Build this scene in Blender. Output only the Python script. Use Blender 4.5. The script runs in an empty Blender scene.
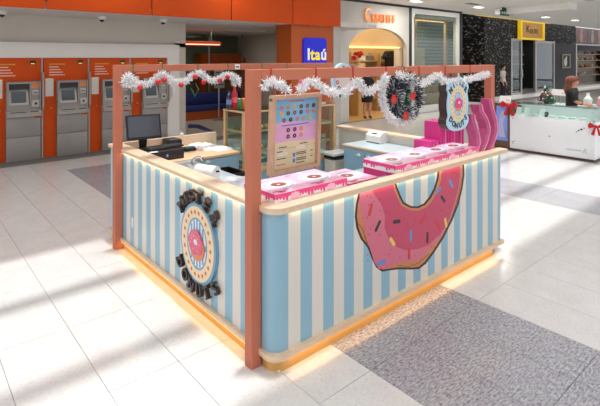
import bpy, bmesh, math, random
from mathutils import Vector, Matrix
random.seed(7)
SC = bpy.context.scene
COL = SC.collection
# ---------------------------------------------------------------- camera
FPX, HY, CAMZ = 471.0, 57.5, 2.05
CAM = Vector((-1.7636, -2.5473, CAMZ))
YAW = math.atan2(550, 471)
FWD = Vector((math.cos(YAW), math.sin(YAW), 0)); RGT = Vector((math.sin(YAW), -math.cos(YAW), 0))
cd = bpy.data.cameras.new('camera'); cam = bpy.data.objects.new('camera', cd); COL.objects.link(cam)
cam.location = CAM
cam.rotation_euler = (math.pi/2, 0, YAW - math.pi/2)
cd.sensor_width = 36; cd.lens = FPX/600*36; cd.shift_y = -(203-HY)/600
cd.clip_end = 200
SC.camera = cam
# ---------------------------------------------------------------- world, sun, exposure
SC.view_settings.view_transform = 'Standard'; SC.view_settings.look = 'None'
SC.view_settings.gamma = 1; SC.view_settings.use_curve_mapping = False
SC.view_settings.exposure = 0.0
w = bpy.data.worlds.new('mall_daylight'); SC.world = w; w.use_nodes = True
w.node_tree.nodes['Background'].inputs[0].default_value = (0.93, 0.95, 1.0, 1)
w.node_tree.nodes['Background'].inputs[1].default_value = 1.18
sd = bpy.data.lights.new('sun', 'SUN'); sd.energy = 2.7; sd.angle = math.radians(2.8); sd.color = (1, .97, .93)
sun = bpy.data.objects.new('sun', sd); COL.objects.link(sun)
sun.rotation_euler = Vector((-.055, -.01, -1)).to_track_quat('-Z', 'Y').to_euler()
def area(name, loc, size, energy, color=(1, 1, 1), direction=(0, 0, -1), shape='RECTANGLE', up='Y', spread=None):
    l = bpy.data.lights.new(name, 'AREA'); l.shape = shape; l.size = size[0]
    if shape == 'RECTANGLE': l.size_y = size[1]
    l.energy = energy; l.color = color
    if spread: l.spread = spread
    o = bpy.data.objects.new(name, l); COL.objects.link(o); o.location = loc
    o.rotation_euler = Vector(direction).to_track_quat('-Z', up).to_euler()
    return o
# ---------------------------------------------------------------- materials
def srgb(r, g, b):
    f = lambda c: (c/255/12.92) if c/255 <= .04045 else ((c/255+.055)/1.055)**2.4
    return (f(r), f(g), f(b), 1)
MATS = {}
def mat(name, rgb, rough=.5, metal=0, var=0, scale=8, stretch=(1, 1, 1), bump=0, spec=.5, emit=0, emitc=None, coat=0):
    if name in MATS: return MATS[name]
    m = bpy.data.materials.new(name); MATS[name] = m; m.use_nodes = True
    nt = m.node_tree; b = nt.nodes['Principled BSDF']
    c = srgb(*rgb)
    b.inputs['Base Color'].default_value = c; b.inputs['Roughness'].default_value = rough
    b.inputs['Metallic'].default_value = metal; b.inputs['Specular IOR Level'].default_value = spec
    b.inputs['Coat Weight'].default_value = coat
    if emit:
        b.inputs['Emission Color'].default_value = srgb(*(emitc or rgb)); b.inputs['Emission Strength'].default_value = emit
    if var or bump:
        tc = nt.nodes.new('ShaderNodeTexCoord'); mp = nt.nodes.new('ShaderNodeMapping'); mp.inputs['Scale'].default_value = stretch
        nz = nt.nodes.new('ShaderNodeTexNoise'); nz.inputs['Scale'].default_value = scale; nz.inputs['Detail'].default_value = 5
        nt.links.new(tc.outputs['Object'], mp.inputs[0]); nt.links.new(mp.outputs[0], nz.inputs[0])
        if var:
            cr = nt.nodes.new('ShaderNodeValToRGB')
            cr.color_ramp.elements[0].position = .3; cr.color_ramp.elements[1].position = .7
            cr.color_ramp.elements[0].color = tuple(x*(1-var) for x in c[:3])+(1,)
            cr.color_ramp.elements[1].color = tuple(min(1, x*(1+var)) for x in c[:3])+(1,)
            nt.links.new(nz.outputs[0], cr.inputs[0]); nt.links.new(cr.outputs[0], b.inputs['Base Color'])
        if bump:
            bp = nt.nodes.new('ShaderNodeBump'); bp.inputs['Strength'].default_value = bump; bp.inputs['Distance'].default_value = .01
            nt.links.new(nz.outputs[0], bp.inputs['Height']); nt.links.new(bp.outputs[0], b.inputs['Normal'])
    return m
def stripes(name, axis, start, half, ca, cb, rough=.35):
    """printed vinyl stripes: colour a for the first half period from start, then b"""
    m = bpy.data.materials.new(name); MATS[name] = m; m.use_nodes = True; nt = m.node_tree; b = nt.nodes['Principled BSDF']
    tc = nt.nodes.new('ShaderNodeNewGeometry'); sp = nt.nodes.new('ShaderNodeSeparateXYZ'); nt.links.new(tc.outputs['Position'], sp.inputs[0])
    s = nt.nodes.new('ShaderNodeMath'); s.operation = 'SUBTRACT'; s.inputs[1].default_value = start - 40*half
    d = nt.nodes.new('ShaderNodeMath'); d.operation = 'DIVIDE'; d.inputs[1].default_value = 2*half
    fr = nt.nodes.new('ShaderNodeMath'); fr.operation = 'FRACT'
    g = nt.nodes.new('ShaderNodeMath'); g.operation = 'GREATER_THAN'; g.inputs[1].default_value = .5
    mx = nt.nodes.new('ShaderNodeMix'); mx.data_type = 'RGBA'
    nt.links.new(sp.outputs[axis], s.inputs[0]); nt.links.new(s.outputs[0], d.inputs[0]); nt.links.new(d.outputs[0], fr.inputs[0])
    nt.links.new(fr.outputs[0], g.inputs[0]); nt.links.new(g.outputs[0], mx.inputs[0])
    mx.inputs[6].default_value = srgb(*ca); mx.inputs[7].default_value = srgb(*cb)
    nt.links.new(mx.outputs[2], b.inputs['Base Color']); b.inputs['Roughness'].default_value = rough
    b.inputs['Specular IOR Level'].default_value = .35
    return m
def granite(name, base, dark, light, amount, scale, rough):
    m = bpy.data.materials.new(name); MATS[name] = m; m.use_nodes = True; nt = m.node_tree; b = nt.nodes['Principled BSDF']
    g = nt.nodes.new('ShaderNodeNewGeometry'); oi = nt.nodes.new('ShaderNodeObjectInfo')
    off = nt.nodes.new('ShaderNodeVectorMath'); off.operation = 'ADD'
    mul = nt.nodes.new('ShaderNodeVectorMath'); mul.operation = 'SCALE'; mul.inputs['Scale'].default_value = 30
    cmb = nt.nodes.new('ShaderNodeCombineXYZ'); nt.links.new(oi.outputs['Random'], cmb.inputs[0]); nt.links.new(oi.outputs['Random'], cmb.inputs[1])
    nt.links.new(cmb.outputs[0], mul.inputs[0]); nt.links.new(g.outputs['Position'], off.inputs[0]); nt.links.new(mul.outputs[0], off.inputs[1])
    n1 = nt.nodes.new('ShaderNodeTexNoise'); n1.inputs['Scale'].default_value = scale; n1.inputs['Detail'].default_value = 6; n1.inputs['Roughness'].default_value = .8
    n2 = nt.nodes.new('ShaderNodeTexNoise'); n2.inputs['Scale'].default_value = 5; n2.inputs['Detail'].default_value = 4; n2.inputs['Distortion'].default_value = .6
    mp = nt.nodes.new('ShaderNodeMapping'); mp.inputs['Scale'].default_value = (.45, 1.2, 1)
    nt.links.new(off.outputs[0], mp.inputs[0]); nt.links.new(off.outputs[0], n2.inputs[0]); nt.links.new(mp.outputs[0], n1.inputs[0])
    r1 = nt.nodes.new('ShaderNodeValToRGB'); e = r1.color_ramp.elements
    e[0].position = amount-.1; e[0].color = srgb(*dark); e[1].position = amount+.06; e[1].color = srgb(*base)
    e2 = r1.color_ramp.elements.new(.68); e2.color = srgb(*light)
    r2 = nt.nodes.new('ShaderNodeValToRGB'); r2.color_ramp.elements[0].position = .3; r2.color_ramp.elements[0].color = (.92, .92, .92, 1)
    r2.color_ramp.elements[1].position = .65; r2.color_ramp.elements[1].color = (1, 1, 1, 1)
    mx = nt.nodes.new('ShaderNodeMix'); mx.data_type = 'RGBA'; mx.blend_type = 'MULTIPLY'; mx.inputs[0].default_value = 1
    nt.links.new(n1.outputs[0], r1.inputs[0]); nt.links.new(n2.outputs[0], r2.inputs[0])
    nt.links.new(r1.outputs[0], mx.inputs[6]); nt.links.new(r2.outputs[0], mx.inputs[7]); nt.links.new(mx.outputs[2], b.inputs['Base Color'])
    b.inputs['Roughness'].default_value = rough; b.inputs['Specular IOR Level'].default_value = .5
    return m
def glass(name, tint=(235, 245, 242), refl=.5, rough=.02):
    if name in MATS: return MATS[name]
    m = bpy.data.materials.new(name); MATS[name] = m; m.use_nodes = True; nt = m.node_tree
    nt.nodes.remove(nt.nodes['Principled BSDF']); out = nt.nodes['Material Output']
    t = nt.nodes.new('ShaderNodeBsdfTransparent'); t.inputs[0].default_value = srgb(*tint)
    gl = nt.nodes.new('ShaderNodeBsdfGlossy'); gl.inputs['Roughness'].default_value = rough
    lw = nt.nodes.new('ShaderNodeLayerWeight'); lw.inputs[0].default_value = .5
    pw = nt.nodes.new('ShaderNodeMath'); pw.operation = 'POWER'; pw.inputs[1].default_value = 4
    mu = nt.nodes.new('ShaderNodeMath'); mu.operation = 'MULTIPLY_ADD'; mu.inputs[1].default_value = refl*.8; mu.inputs[2].default_value = .05*refl
    ms = nt.nodes.new('ShaderNodeMixShader'); nt.links.new(lw.outputs['Facing'], pw.inputs[0]); nt.links.new(pw.outputs[0], mu.inputs[0]); nt.links.new(mu.outputs[0], ms.inputs[0])
    nt.links.new(t.outputs[0], ms.inputs[1]); nt.links.new(gl.outputs[0], ms.inputs[2]); nt.links.new(ms.outputs[0], out.inputs[0])
    return m
# ---------------------------------------------------------------- mesh helpers
def frame(o, u, v):
    u = Vector(u); v = Vector(v); n = u.cross(v)
    return (Vector(o), u, v, n)
def FR(x, y, z): return frame((x, y, z), (1, 0, 0), (0, 0, 1))        # faces -y
def FL(x, y, z): return frame((x, y, z), (0, -1, 0), (0, 0, 1))       # faces -x
def FT(x, y, z): return frame((x, y, z), (1, 0, 0), (0, 1, 0))        # faces up
def fmat(fr):
    o, u, v, n = fr
    return Matrix(((u.x, v.x, n.x, o.x), (u.y, v.y, n.y, o.y), (u.z, v.z, n.z, o.z), (0, 0, 0, 1)))
class MB:
    def __init__(s): s.v = []; s.f = []; s.mi = []; s.cur = 0
    def add(s, vs, fs):
        o = len(s.v); s.v += [tuple(p) for p in vs]
        for f in fs: s.f.append([i+o for i in f]); s.mi.append(s.cur)
        return s
    def box(s, x0, y0, z0, x1, y1, z1):
        vs = [(x, y, z) for z in (z0, z1) for y in (y0, y1) for x in (x0, x1)]
        return s.add(vs, [(0, 2, 3, 1), (4, 5, 7, 6), (0, 1, 5, 4), (2, 6, 7, 3), (0, 4, 6, 2), (1, 3, 7, 5)])
    def bbox(s, x0, y0, z0, x1, y1, z1, r=.005, seg=2):
        b = bmesh.new(); bmesh.ops.create_cube(b, size=1)
        for v in b.verts: v.co = Vector((x0+(v.co.x+.5)*(x1-x0), y0+(v.co.y+.5)*(y1-y0), z0+(v.co.z+.5)*(z1-z0)))
        bmesh.ops.bevel(b, geom=b.edges[:], offset=r, segments=seg, profile=.5, affect='EDGES')
        b.verts.index_update()
        s.add([v.co[:] for v in b.verts], [[v.index for v in f.verts] for f in b.faces]); b.free(); return s
    def prism(s, poly, z0, z1):
        n = len(poly)
        vs = [(x, y, z0) for x, y in poly]+[(x, y, z1) for x, y in poly]
        a = sum(poly[i][0]*poly[(i+1) % n][1]-poly[(i+1) % n][0]*poly[i][1] for i in range(n))
        fs = [list(range(n))[::-1], list(range(n, 2*n))]+[[i, (i+1) % n, n+(i+1) % n, n+i] for i in range(n)]
        if a < 0: fs = [f[::-1] for f in fs]
        return s.add(vs, fs)
    def plate(s, poly, fr, c0, c1):
        k = len(s.v); s.prism(poly, c0, c1); M = fmat(fr)
        for i in range(k, len(s.v)): s.v[i] = tuple(M @ Vector(s.v[i]))
        return s
    def rect(s, fr, a0, b0, a1, b1, c0, c1): return s.plate([(a0, b0), (a1, b0), (a1, b1), (a0, b1)], fr, c0, c1)
    def ring(s, outer, inner, fr, c0, c1):
        n = len(outer); M = fmat(fr)
        vs = [M @ Vector((x, y, c)) for c in (c0, c1) for P in (outer, inner) for x, y in P]
        fs = []
        for i in range(n):
            j = (i+1) % n
            fs += [[2*n+i, 2*n+j, 3*n+j, 3*n+i], [i, n+i, n+j, j], [i, j, 2*n+j, 2*n+i], [n+i, 3*n+i, 3*n+j, n+j]]
        return s.add(vs, fs)
    def tube(s, pts, r, n=8, cap=True):
        pts = [Vector(p) for p in pts]; rs = r if isinstance(r, (list, tuple)) else [r]*len(pts)
        rings = []; up = None
        for i, p in enumerate(pts):
            t = (pts[min(i+1, len(pts)-1)]-pts[max(i-1, 0)]).normalized()
            if up is None: up = t.orthogonal().normalized()
            else:
                up = up-t*up.dot(t)
                up = up.normalized() if up.length > 1e-6 else t.orthogonal().normalized()
            b = t.cross(up); rings.append([p+(up*math.cos(2*math.pi*k/n)+b*math.sin(2*math.pi*k/n))*rs[i] for k in range(n)])
        vs = [v for R in rings for v in R]; fs = []
        for i in range(len(pts)-1):
            for k in range(n): fs.append([i*n+k, i*n+(k+1) % n, (i+1)*n+(k+1) % n, (i+1)*n+k])
        if cap: fs += [list(range(n))[::-1], [(len(pts)-1)*n+k for k in range(n)]]
        return s.add(vs, fs)
    def lathe(s, prof, c=(0, 0, 0), n=16):
        vs = [(c[0]+r*math.cos(2*math.pi*k/n), c[1]+r*math.sin(2*math.pi*k/n), c[2]+z) for r, z in prof for k in range(n)]
        fs = [[i*n+k, i*n+(k+1) % n, (i+1)*n+(k+1) % n, (i+1)*n+k] for i in range(len(prof)-1) for k in range(n)]
        fs += [list(range(n))[::-1], [(len(prof)-1)*n+k for k in range(n)]]
        return s.add(vs, fs)
    def ball(s, c, r, n=10, m=7):
        rr = r if isinstance(r, (list, tuple)) else (r, r, r)
        vs = [(c[0], c[1], c[2]-rr[2])]
        for j in range(1, m):
            a = -math.pi/2+math.pi*j/m
            vs += [(c[0]+rr[0]*math.cos(a)*math.cos(2*math.pi*k/n), c[1]+rr[1]*math.cos(a)*math.sin(2*math.pi*k/n), c[2]+rr[2]*math.sin(a)) for k in range(n)]
        vs.append((c[0], c[1], c[2]+rr[2])); T = len(vs)-1
        fs = [[0, 1+(k+1) % n, 1+k] for k in range(n)]
        for j in range(m-2):
            for k in range(n): fs.append([1+j*n+k, 1+j*n+(k+1) % n, 1+(j+1)*n+(k+1) % n, 1+(j+1)*n+k])
        fs += [[T, 1+(m-2)*n+k, 1+(m-2)*n+(k+1) % n] for k in range(n)]
        return s.add(vs, fs)
    def xf(s, M, k=0):
        for i in range(k, len(s.v)): s.v[i] = tuple(M @ Vector(s.v[i]))
        return s
    def mesh(s, name, smooth=True):
        me = bpy.data.meshes.new(name); me.from_pydata(s.v, [], s.f)
        for p, k in zip(me.polygons, s.mi): p.material_index = k
        me.update()
        if smooth: me.shade_smooth(); me.set_sharp_from_angle(angle=.6)
        return me
def W(o):
    t = Vector((0, 0, 0))
    while o: t += o.location; o = o.parent
    return t
def ob(name, m, mt, parent=None, local=False, kind=None, label=None, smooth=True):
    me = m.mesh(name, smooth) if isinstance(m, MB) else m
    o = bpy.data.objects.new(name, me); COL.objects.link(o)
    if mt is not None and not me.materials:
        for x in (mt if isinstance(mt, (list, tuple)) else [mt]): me.materials.append(x)
    if parent:
        o.parent = parent
        if not local: o.location = -W(parent)
    if kind: o['kind'] = kind
    if label: o['label'] = label
    return o
def put(name, me, mt, M, parent=None):
    """a mesh placed by a world matrix (parents are never rotated here)"""
    o = bpy.data.objects.new(name, me); COL.objects.link(o)
    if mt is not None and not me.materials: me.materials.append(mt)
    if parent: o.parent = parent; o.matrix_local = Matrix.Translation(-W(parent)) @ M
    else: o.matrix_world = M
    return o
def tag(o, label, cat, group=None):
    o['label'] = label; o['category'] = cat
    if group: o['group'] = group
    return o
def thing(name, label, cat, loc=(0, 0, 0), group=None):
    o = bpy.data.objects.new(name, None); COL.objects.link(o); o.location = loc; o.empty_display_size = .1
    return tag(o, label, cat, group)
def dup(root, loc, label, rotz=None):
    r = root.copy(); COL.objects.link(r); r.location = loc; r['label'] = label
    if rotz is not None: r.rotation_euler = (0, 0, rotz)
    for ch in root.children:
        c = ch.copy(); COL.objects.link(c); c.parent = r
        for g in ch.children:
            d = g.copy(); COL.objects.link(d); d.parent = c
    return r
def ell(cx, cy, rx, ry, n=32, a0=0, a1=2*math.pi):
    full = abs(a1-a0-2*math.pi) < 1e-6
    return [(cx+rx*math.cos(a0+(a1-a0)*k/(n if full else n-1)), cy+ry*math.sin(a0+(a1-a0)*k/(n if full else n-1))) for k in range(n)]
def rrect(x0, y0, x1, y1, r, n=5):
    P = []
    for cx, cy, a in ((x1-r, y0+r, -90), (x1-r, y1-r, 0), (x0+r, y1-r, 90), (x0+r, y0+r, 180)):
        P += [(cx+r*math.cos(math.radians(a+90*k/n)), cy+r*math.sin(math.radians(a+90*k/n))) for k in range(n+1)]
    return P
TXT = {}
def text(s, size, extrude=.002, offset=0, space=1):
    k = (s, size, extrude, offset)
    if k in TXT: return TXT[k]
    c = bpy.data.curves.new('lettering', 'FONT'); c.body = s; c.size = size; c.extrude = extrude; c.offset = offset
    c.align_x = 'CENTER'; c.align_y = 'CENTER'; c.resolution_u = 3; c.space_character = space
    o = bpy.data.objects.new('lettering', c); COL.objects.link(o)
    me = bpy.data.meshes.new_from_object(o.evaluated_get(bpy.context.evaluated_depsgraph_get()))
    bpy.data.objects.remove(o); bpy.data.curves.remove(c); me.materials.clear(); TXT[k] = me
    return me
def project(x, y, z):
    v = Vector((x, y, z))-CAM; d = v.dot(FWD); return (300+FPX*v.dot(RGT)/d, HY-FPX*v.z/d, d) if d > .05 else (-999, -999, d)
def onZ(px, py, z):
    d = (CAMZ-z)*FPX/(py-HY); return CAM+FWD*d+RGT*((px-300)/FPX*d)+Vector((0, 0, z-CAMZ))
def onY(px, py, y):
    r = FWD+RGT*((px-300)/FPX)+Vector((0, 0, (HY-py)/FPX)); return CAM+r*((y-CAM.y)/r.y)
def onX(px, py, x):
    r = FWD+RGT*((px-300)/FPX)+Vector((0, 0, (HY-py)/FPX)); return CAM+r*((x-CAM.x)/r.x)
# palette
terra = mat('terracotta_paint', (194, 118, 93), .6, var=.03, scale=3, spec=.2)
maple = mat('maple_edge', (226, 200, 172), .4, var=.09, scale=9, stretch=(2, 2, 12))
maple2 = mat('maple_laminate', (222, 186, 148), .45, var=.08, scale=6, stretch=(1, 8, 8))
white = mat('white_paint', (236, 234, 230), .45, var=.015, scale=3)
black = mat('black_plastic', (24, 24, 27), .4, var=.1, scale=30)
blue = mat('blue_laminate', (146, 186, 205), .35, var=.02, scale=4)
steel = mat('brushed_steel', (190, 190, 192), .3, metal=1, var=.04, scale=40)
orange = mat('bank_orange', (208, 78, 12), .5, var=.04, scale=2, spec=.2)
greyw = mat('grey_wall', (202, 194, 182), .6, var=.02, scale=2)
clear = glass('clear_glass')
# ================================================================ SETTING
tile_w = granite('white_granite', (218, 217, 216), (160, 161, 165), (228, 228, 227), .38, 75, .16)
tile_d = granite('grey_granite', (164, 164, 172), (78, 80, 92), (214, 212, 214), .44, 62, .18)
tile_sun = granite('grey_granite_sun_tint', (184, 185, 191), (130, 132, 142), (208, 207, 210), .42, 110, .18)  # grey granite lightened for the right strip: sunlight put into the colour
grout = mat('grout', (120, 118, 115), .8, var=.1, scale=20)
floor = ob('floor', MB().box(-12, -12, -.06, 45, 8.2, -.006), grout, kind='structure')
TX, TY, SX, SY = .595, 1.31, .4565, .907
def is_dark(i, j):
    if i in (0, 1, 2) and TY+(j+1)*SY < 7.0: return 1
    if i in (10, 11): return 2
    return 0
g = .0016
tmesh = {}
for k, m_ in ((0, tile_w), (1, tile_d), (2, tile_sun)):
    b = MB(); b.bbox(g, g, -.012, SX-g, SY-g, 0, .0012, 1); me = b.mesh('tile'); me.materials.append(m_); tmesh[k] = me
cand, rest = [], {0: MB(), 1: MB(), 2: MB()}
for i in range(-26, 90):
    for j in range(-14, 8):
        x, y = TX+i*SX, TY+j*SY
        if y+SY > 8.3: continue
        px, py, d = project(x+SX/2, y+SY/2, 0)
        under = .25 < x and x+SX < 2.95 and .2 < y and y+SY < 2.75
        vis = d > .4 and -70 < px < 670 and py < 450 and not under
        if vis: cand.append((d, i, j))
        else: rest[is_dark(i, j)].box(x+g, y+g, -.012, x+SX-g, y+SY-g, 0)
cand.sort()
for n, (d, i, j) in enumerate(cand):
    x, y = TX+i*SX, TY+j*SY
    if n < 300:
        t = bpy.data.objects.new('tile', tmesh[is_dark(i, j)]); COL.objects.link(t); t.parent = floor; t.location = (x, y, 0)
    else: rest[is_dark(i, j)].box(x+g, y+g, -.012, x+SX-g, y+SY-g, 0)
ob('far_tiles', rest[0], tile_w, floor, kind='stuff', smooth=False)
ob('far_sun_tint_tiles', rest[2], tile_sun, floor, kind='stuff', smooth=False)
ob('far_dark_tiles', rest[1], tile_d, floor, kind='stuff', smooth=False)
# ceiling with a skylight opening over the kiosk walkway
CZ = 3.92
ceilm = mat('ceiling_white', (246, 244, 241), .8, var=.01, scale=2)
c = MB(); c.box(-14, 2.98, CZ, 15.8, 9.45, CZ+.25); c.box(15.8, 3.05, CZ, 50, 8.2, CZ+.25); c.box(13.2, -9, CZ, 50, 3.05, CZ+.25); c.box(-14, -9, CZ, 13.2, -.15, CZ+.25)
ceil = ob('ceiling', c, ceilm, kind='structure', smooth=False)
for y in (.65, 1.85):
    ob('skylight_beam', MB().box(-14, y, CZ+.02, 13.2, y+.2, CZ+.22), ceilm, ceil, smooth=False)
ob('trim_1', MB().box(15.65, 3.63, 3.70, 16.2, 6.3, CZ+.01), ceilm, kind='structure', smooth=False)
lampm = mat('downlight_glow', (255, 246, 232), .5, emit=5)
for k, (x, y, lb) in enumerate(((11.3, 6.8, 'round ceiling downlight directly above the arched boutique front'), (14.6, 6.4, 'long bright ceiling downlight left of the green exit sign'), (21.0, 6.6, 'ceiling downlight right above the yellow shop sign'), (24.0, 6.4, 'rightmost oval ceiling downlight above the poster shop'))):
    t = thing('ceiling_downlight', lb, 'ceiling light', (x, y, CZ), 'downlights in the mall ceiling')
    ob('rim', MB().ring(ell(x, y, .34, .2, 24), ell(x, y, .28, .15, 24), frame((0, 0, CZ), (1, 0, 0), (0, -1, 0)) if 0 else frame((0, 0, CZ-.02), (1, 0, 0), (0, 1, 0)), 0, .02), white, t)
    ob('lens', MB().prism(ell(x, y, .28, .15, 24), CZ-.012, CZ-.004), lampm, t)
    area('downlight_lamp', (x, y, CZ-.05), (.5, .3), 40, (1, .95, .88))
# unseen downlights added overhead as fill light, shaped like the visible ones
for i in range(7):
    for j, y in enumerate((4.0, 6.0, -1.4, -3.6)):
        x = -4+2.6*i
        if y == 6.0 and x > 6: continue
        t = thing('ceiling_downlight', 'added oval fill downlight over the walkway, above the picture', 'ceiling light', (x, y, CZ), 'downlights in the mall ceiling')
        ob('rim', MB().ring(ell(x, y, .34, .2, 16), ell(x, y, .28, .15, 16), FT(0, 0, CZ-.02), 0, .02), white, t)
        ob('lens', MB().prism(ell(x, y, .28, .15, 16), CZ-.012, CZ-.004), lampm, t)
        area('downlight_lamp', (x, y, CZ-.05), (.5, .3), 5 if y == 6.0 else 10, (1, .96, .9))
for x, y, lb in ((13.5, 6.0, 'grey slotted air vent in the ceiling above the boutique window'), (18.3, 7.0, 'small dark smoke detector disc on ceiling before the black wall')):
    t = thing('ceiling_vent', lb, 'vent', (x, y, CZ))
    if x < 14:
        ob('vent_frame', MB().ring([(x-.35, y-.12), (x+.35, y-.12), (x+.35, y+.12), (x-.35, y+.12)], [(x-.31, y-.08), (x+.31, y-.08), (x+.31, y+.08), (x-.31, y+.08)], FT(0, 0, CZ), -.015, 0), mat('vent_grey', (150, 148, 145), .5), t)
        for k in range(4): ob('slat', MB().box(x-.31, y-.07+.04*k, CZ-.014, x+.31, y-.055+.04*k, CZ-.002), MATS['vent_grey'], t)
    else:
        ob('body', MB().lathe([(.05, -.05), (.16, -.04), (.18, 0)], (x, y, CZ)), mat('detector', (90, 88, 86), .5), t)
# exit sign hanging
p = onZ(505, 13, 3.72); t = thing('exit_sign', 'small dark green hanging exit sign under the ceiling edge', 'exit sign', (p.x, p.y, CZ))
q = onY(504.5, 13, p.y)
ob('panel', MB().bbox(q.x-.32, p.y-.03, q.z-.1, q.x+.32, p.y+.03, q.z+.1, .01), mat('exit_dark', (38, 58, 44), .4), t)
sub = t.children[0]
put('lettering', text('SAÍDA', .13, .001), mat('exit_letters', (170, 215, 180), .4, emit=.4), fmat(FR(q.x+.06, p.y-.032, q.z)), sub)
ob('arrow', MB().plate([(-.06, 0), (0, .05), (0, .02), (.05, .02), (.05, -.02), (0, -.02), (0, -.05)], FR(q.x-.22, p.y-.03, q.z), 0, .003), MATS['exit_letters'], sub)
ob('hanger', MB().box(q.x-.2, p.y-.01, q.z+.1, q.x+.2, p.y+.01, CZ), black, t)

# ---------------- bank (left rear)
SZ = 2.9
wl = MB(); wl.box(-8, 8.25, 2.3, 3.72, 8.45, SZ); wl.box(3.42, 8.25, 0, 3.72, 8.45, 2.4); wl.box(-8, 8.6, 0, 3.5, 8.75, 2.4)
wallL = ob('wall_left', wl, greyw, kind='structure', smooth=False)
pt = MB(); pt.box(-8, 8.12, 2.045, 3.49, 8.3, 2.355); pt.box(3.18, 8.12, 0, 3.49, 8.3, 2.045)
ob('trim_2', pt, mat('portal_white', (226, 222, 216), .5, var=.02, scale=2), kind='structure', smooth=False)
ob('wall_soffit', MB().box(-8, 6.55, SZ, 9.0, 13.6, SZ+.12), mat('soffit_white', (214, 210, 204), .7, var=.02), kind='structure', smooth=False)
fas = ob('trim_3', MB().box(-8, 6.546, SZ+.121, 7.45, 6.7, CZ), orange, kind='structure', smooth=False)
xs = [-8, -4.0, -2.0, .2, 2.1, 3.956, 5.754, 7.46]
for a, b in zip(xs, xs[1:]): ob('panel', MB().bbox(a+.012, 6.5, SZ-.01, b-.012, 6.545, CZ-.01, .006), orange, fas)
pil = ob('trim_4', MB().box(5.85, 6.68, 0, 7.33, 7.3, SZ), mat('bank_pillar_orange', (186, 84, 16), .5, var=.03, scale=2), kind='structure', smooth=False)
ob('trim_5', MB().box(7.33, 6.66, 0, 7.61, 7.7, SZ), mat('pillar_grey', (188, 184, 178), .6, var=.02), kind='structure', smooth=False)
t = thing('bank_sign', 'blue rounded bank sign with yellow and white letters on orange pillar', 'sign', (6.62, 6.62, 1.82))
sg = ob('board', MB().plate(rrect(-.41, -.41, .41, .41, .11), FR(6.63, 6.68, 2.16), 0, .05), mat('bank_blue', (12, 20, 200), .35, emit=.25), t)
yl = mat('bank_yellow', (250, 225, 40), .4, emit=.35); wt = mat('bank_white', (240, 240, 250), .4, emit=.3)
x = 6.63-.27
for ch, ww, m_ in (('I', .12, wt), ('t', .15, yl), ('a', .22, yl), ('ú', .22, wt)):
    me = text(ch, .42, .004, .012).copy(); put('letter', me, m_, fmat(FR(x+ww/2-.03, 6.628, 2.12)), sg); x += ww
# bank hall behind
hall = MB(); hall.box(3.5, 13.4, 0, 9.0, 13.6, SZ)
ob('wall_back', hall, mat('hall_back_wall', (128, 122, 104), .6, var=.03), kind='structure', smooth=False)
ob('wall_center', MB().box(8.6, 7.9, 0, 8.75, 13.6, SZ), greyw, kind='structure', smooth=False)
ob('wall_hall_side', MB().box(3.42, 8.45, 0, 3.55, 13.6, SZ), greyw, kind='structure', smooth=False)
hf = ob('floor_bank_hall', MB().box(-8, 8.2, -.05, 9.0, 13.6, 0.001), mat('hall_floor', (196, 188, 172), .3, var=.03, scale=3), kind='structure', smooth=False)
P = [onZ(*q, 0.002) for q in ((188, 124), (199, 124.5), (214, 131), (205, 131), (196, 128), (188, 128))]
ob('floor_marking', MB().add([(v.x, v.y, .003) for v in P], [list(range(6))[::-1] if 0 else list(range(6))]), mat('floor_blue', (28, 52, 120), .4), hf)
def bench(x, y, lb, wdt=2.2):
    t = thing('waiting_bench', lb, 'bench', (x, y, 0))
    ob('base', MB().box(x-wdt/2+.1, y-.22, 0, x+wdt/2-.1, y+.22, .28), mat('bench_orange', (190, 90, 40), .5, var=.03), t)
    ob('seat', MB().bbox(x-wdt/2, y-.3, .28, x+wdt/2, y+.3, .45, .04), mat('bench_blue', (32, 46, 110), .7, var=.06, scale=20), t)
    ob('backrest', MB().bbox(x-wdt/2, y+.22, .45, x+wdt/2, y+.34, .85, .04), MATS['bench_blue'], t)
bench(6.2, 11.6, 'navy blue padded bench with orange base in the bank hall', 3.0)
t = thing('floor_stand_notice', 'slim standing notice board on a pole in front of navy bench', 'notice stand', (6.25, 10.9, 0))
ob('pole', MB().tube([(6.25, 10.9, .02), (6.25, 10.9, 1.75)], .02), steel, t)
ob('base', MB().lathe([(.2, 0), (.19, .02), (.03, .03)], (6.25, 10.9, 0)), steel, t)
bd = ob('notice_panel', MB().bbox(6.06, 10.85, 1.05, 6.44, 10.88, 1.68, .01), mat('notice_grey', (170, 172, 174), .4), t)
for k in range(5): ob('text_line', MB().box(6.1, 10.846, 1.15+.1*k, 6.4, 10.85, 1.19+.1*k), mat('notice_ink', (90, 92, 98), .5), bd)
t = thing('orange_kiosk_arch', 'orange rounded portal cabinet against the bank hall back wall', 'cabinet', (7.6, 12.9, 0))
ob('shell', MB().plate([(-.95, 0), (.95, 0)]+[(.65+.3*math.cos(a), 1.9+.3*math.sin(a)) for a in [math.pi/2*k/6 for k in range(7)]]+[(-.95, 2.2)], FR(7.6, 13.3, 0), 0, .5), orange, t)
ob('glass_front', MB().rect(FR(7.6, 12.8, 0), -.75, .5, .6, 1.8, 0, .02), mat('amber_front', (150, 84, 28), .3), t)
t = thing('orange_pendant_lamp', 'long orange ceiling bar lamp in the bank hall', 'lamp', (5.0, 10.6, 2.42))
ob('housing', MB().bbox(3.9, 10.5, 2.4, 6.1, 10.7, 2.55, .02), orange, t)
ob('tube', MB().bbox(3.95, 10.49, 2.44, 6.05, 10.5, 2.47, .004), mat('tube_glow', (255, 215, 190), .4, emit=1.2), t)
for x_ in (4.2, 5.8): ob('hanger_wire', MB().tube([(x_, 10.6, 2.55), (x_, 10.6, SZ)], .008), steel, t)
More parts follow.
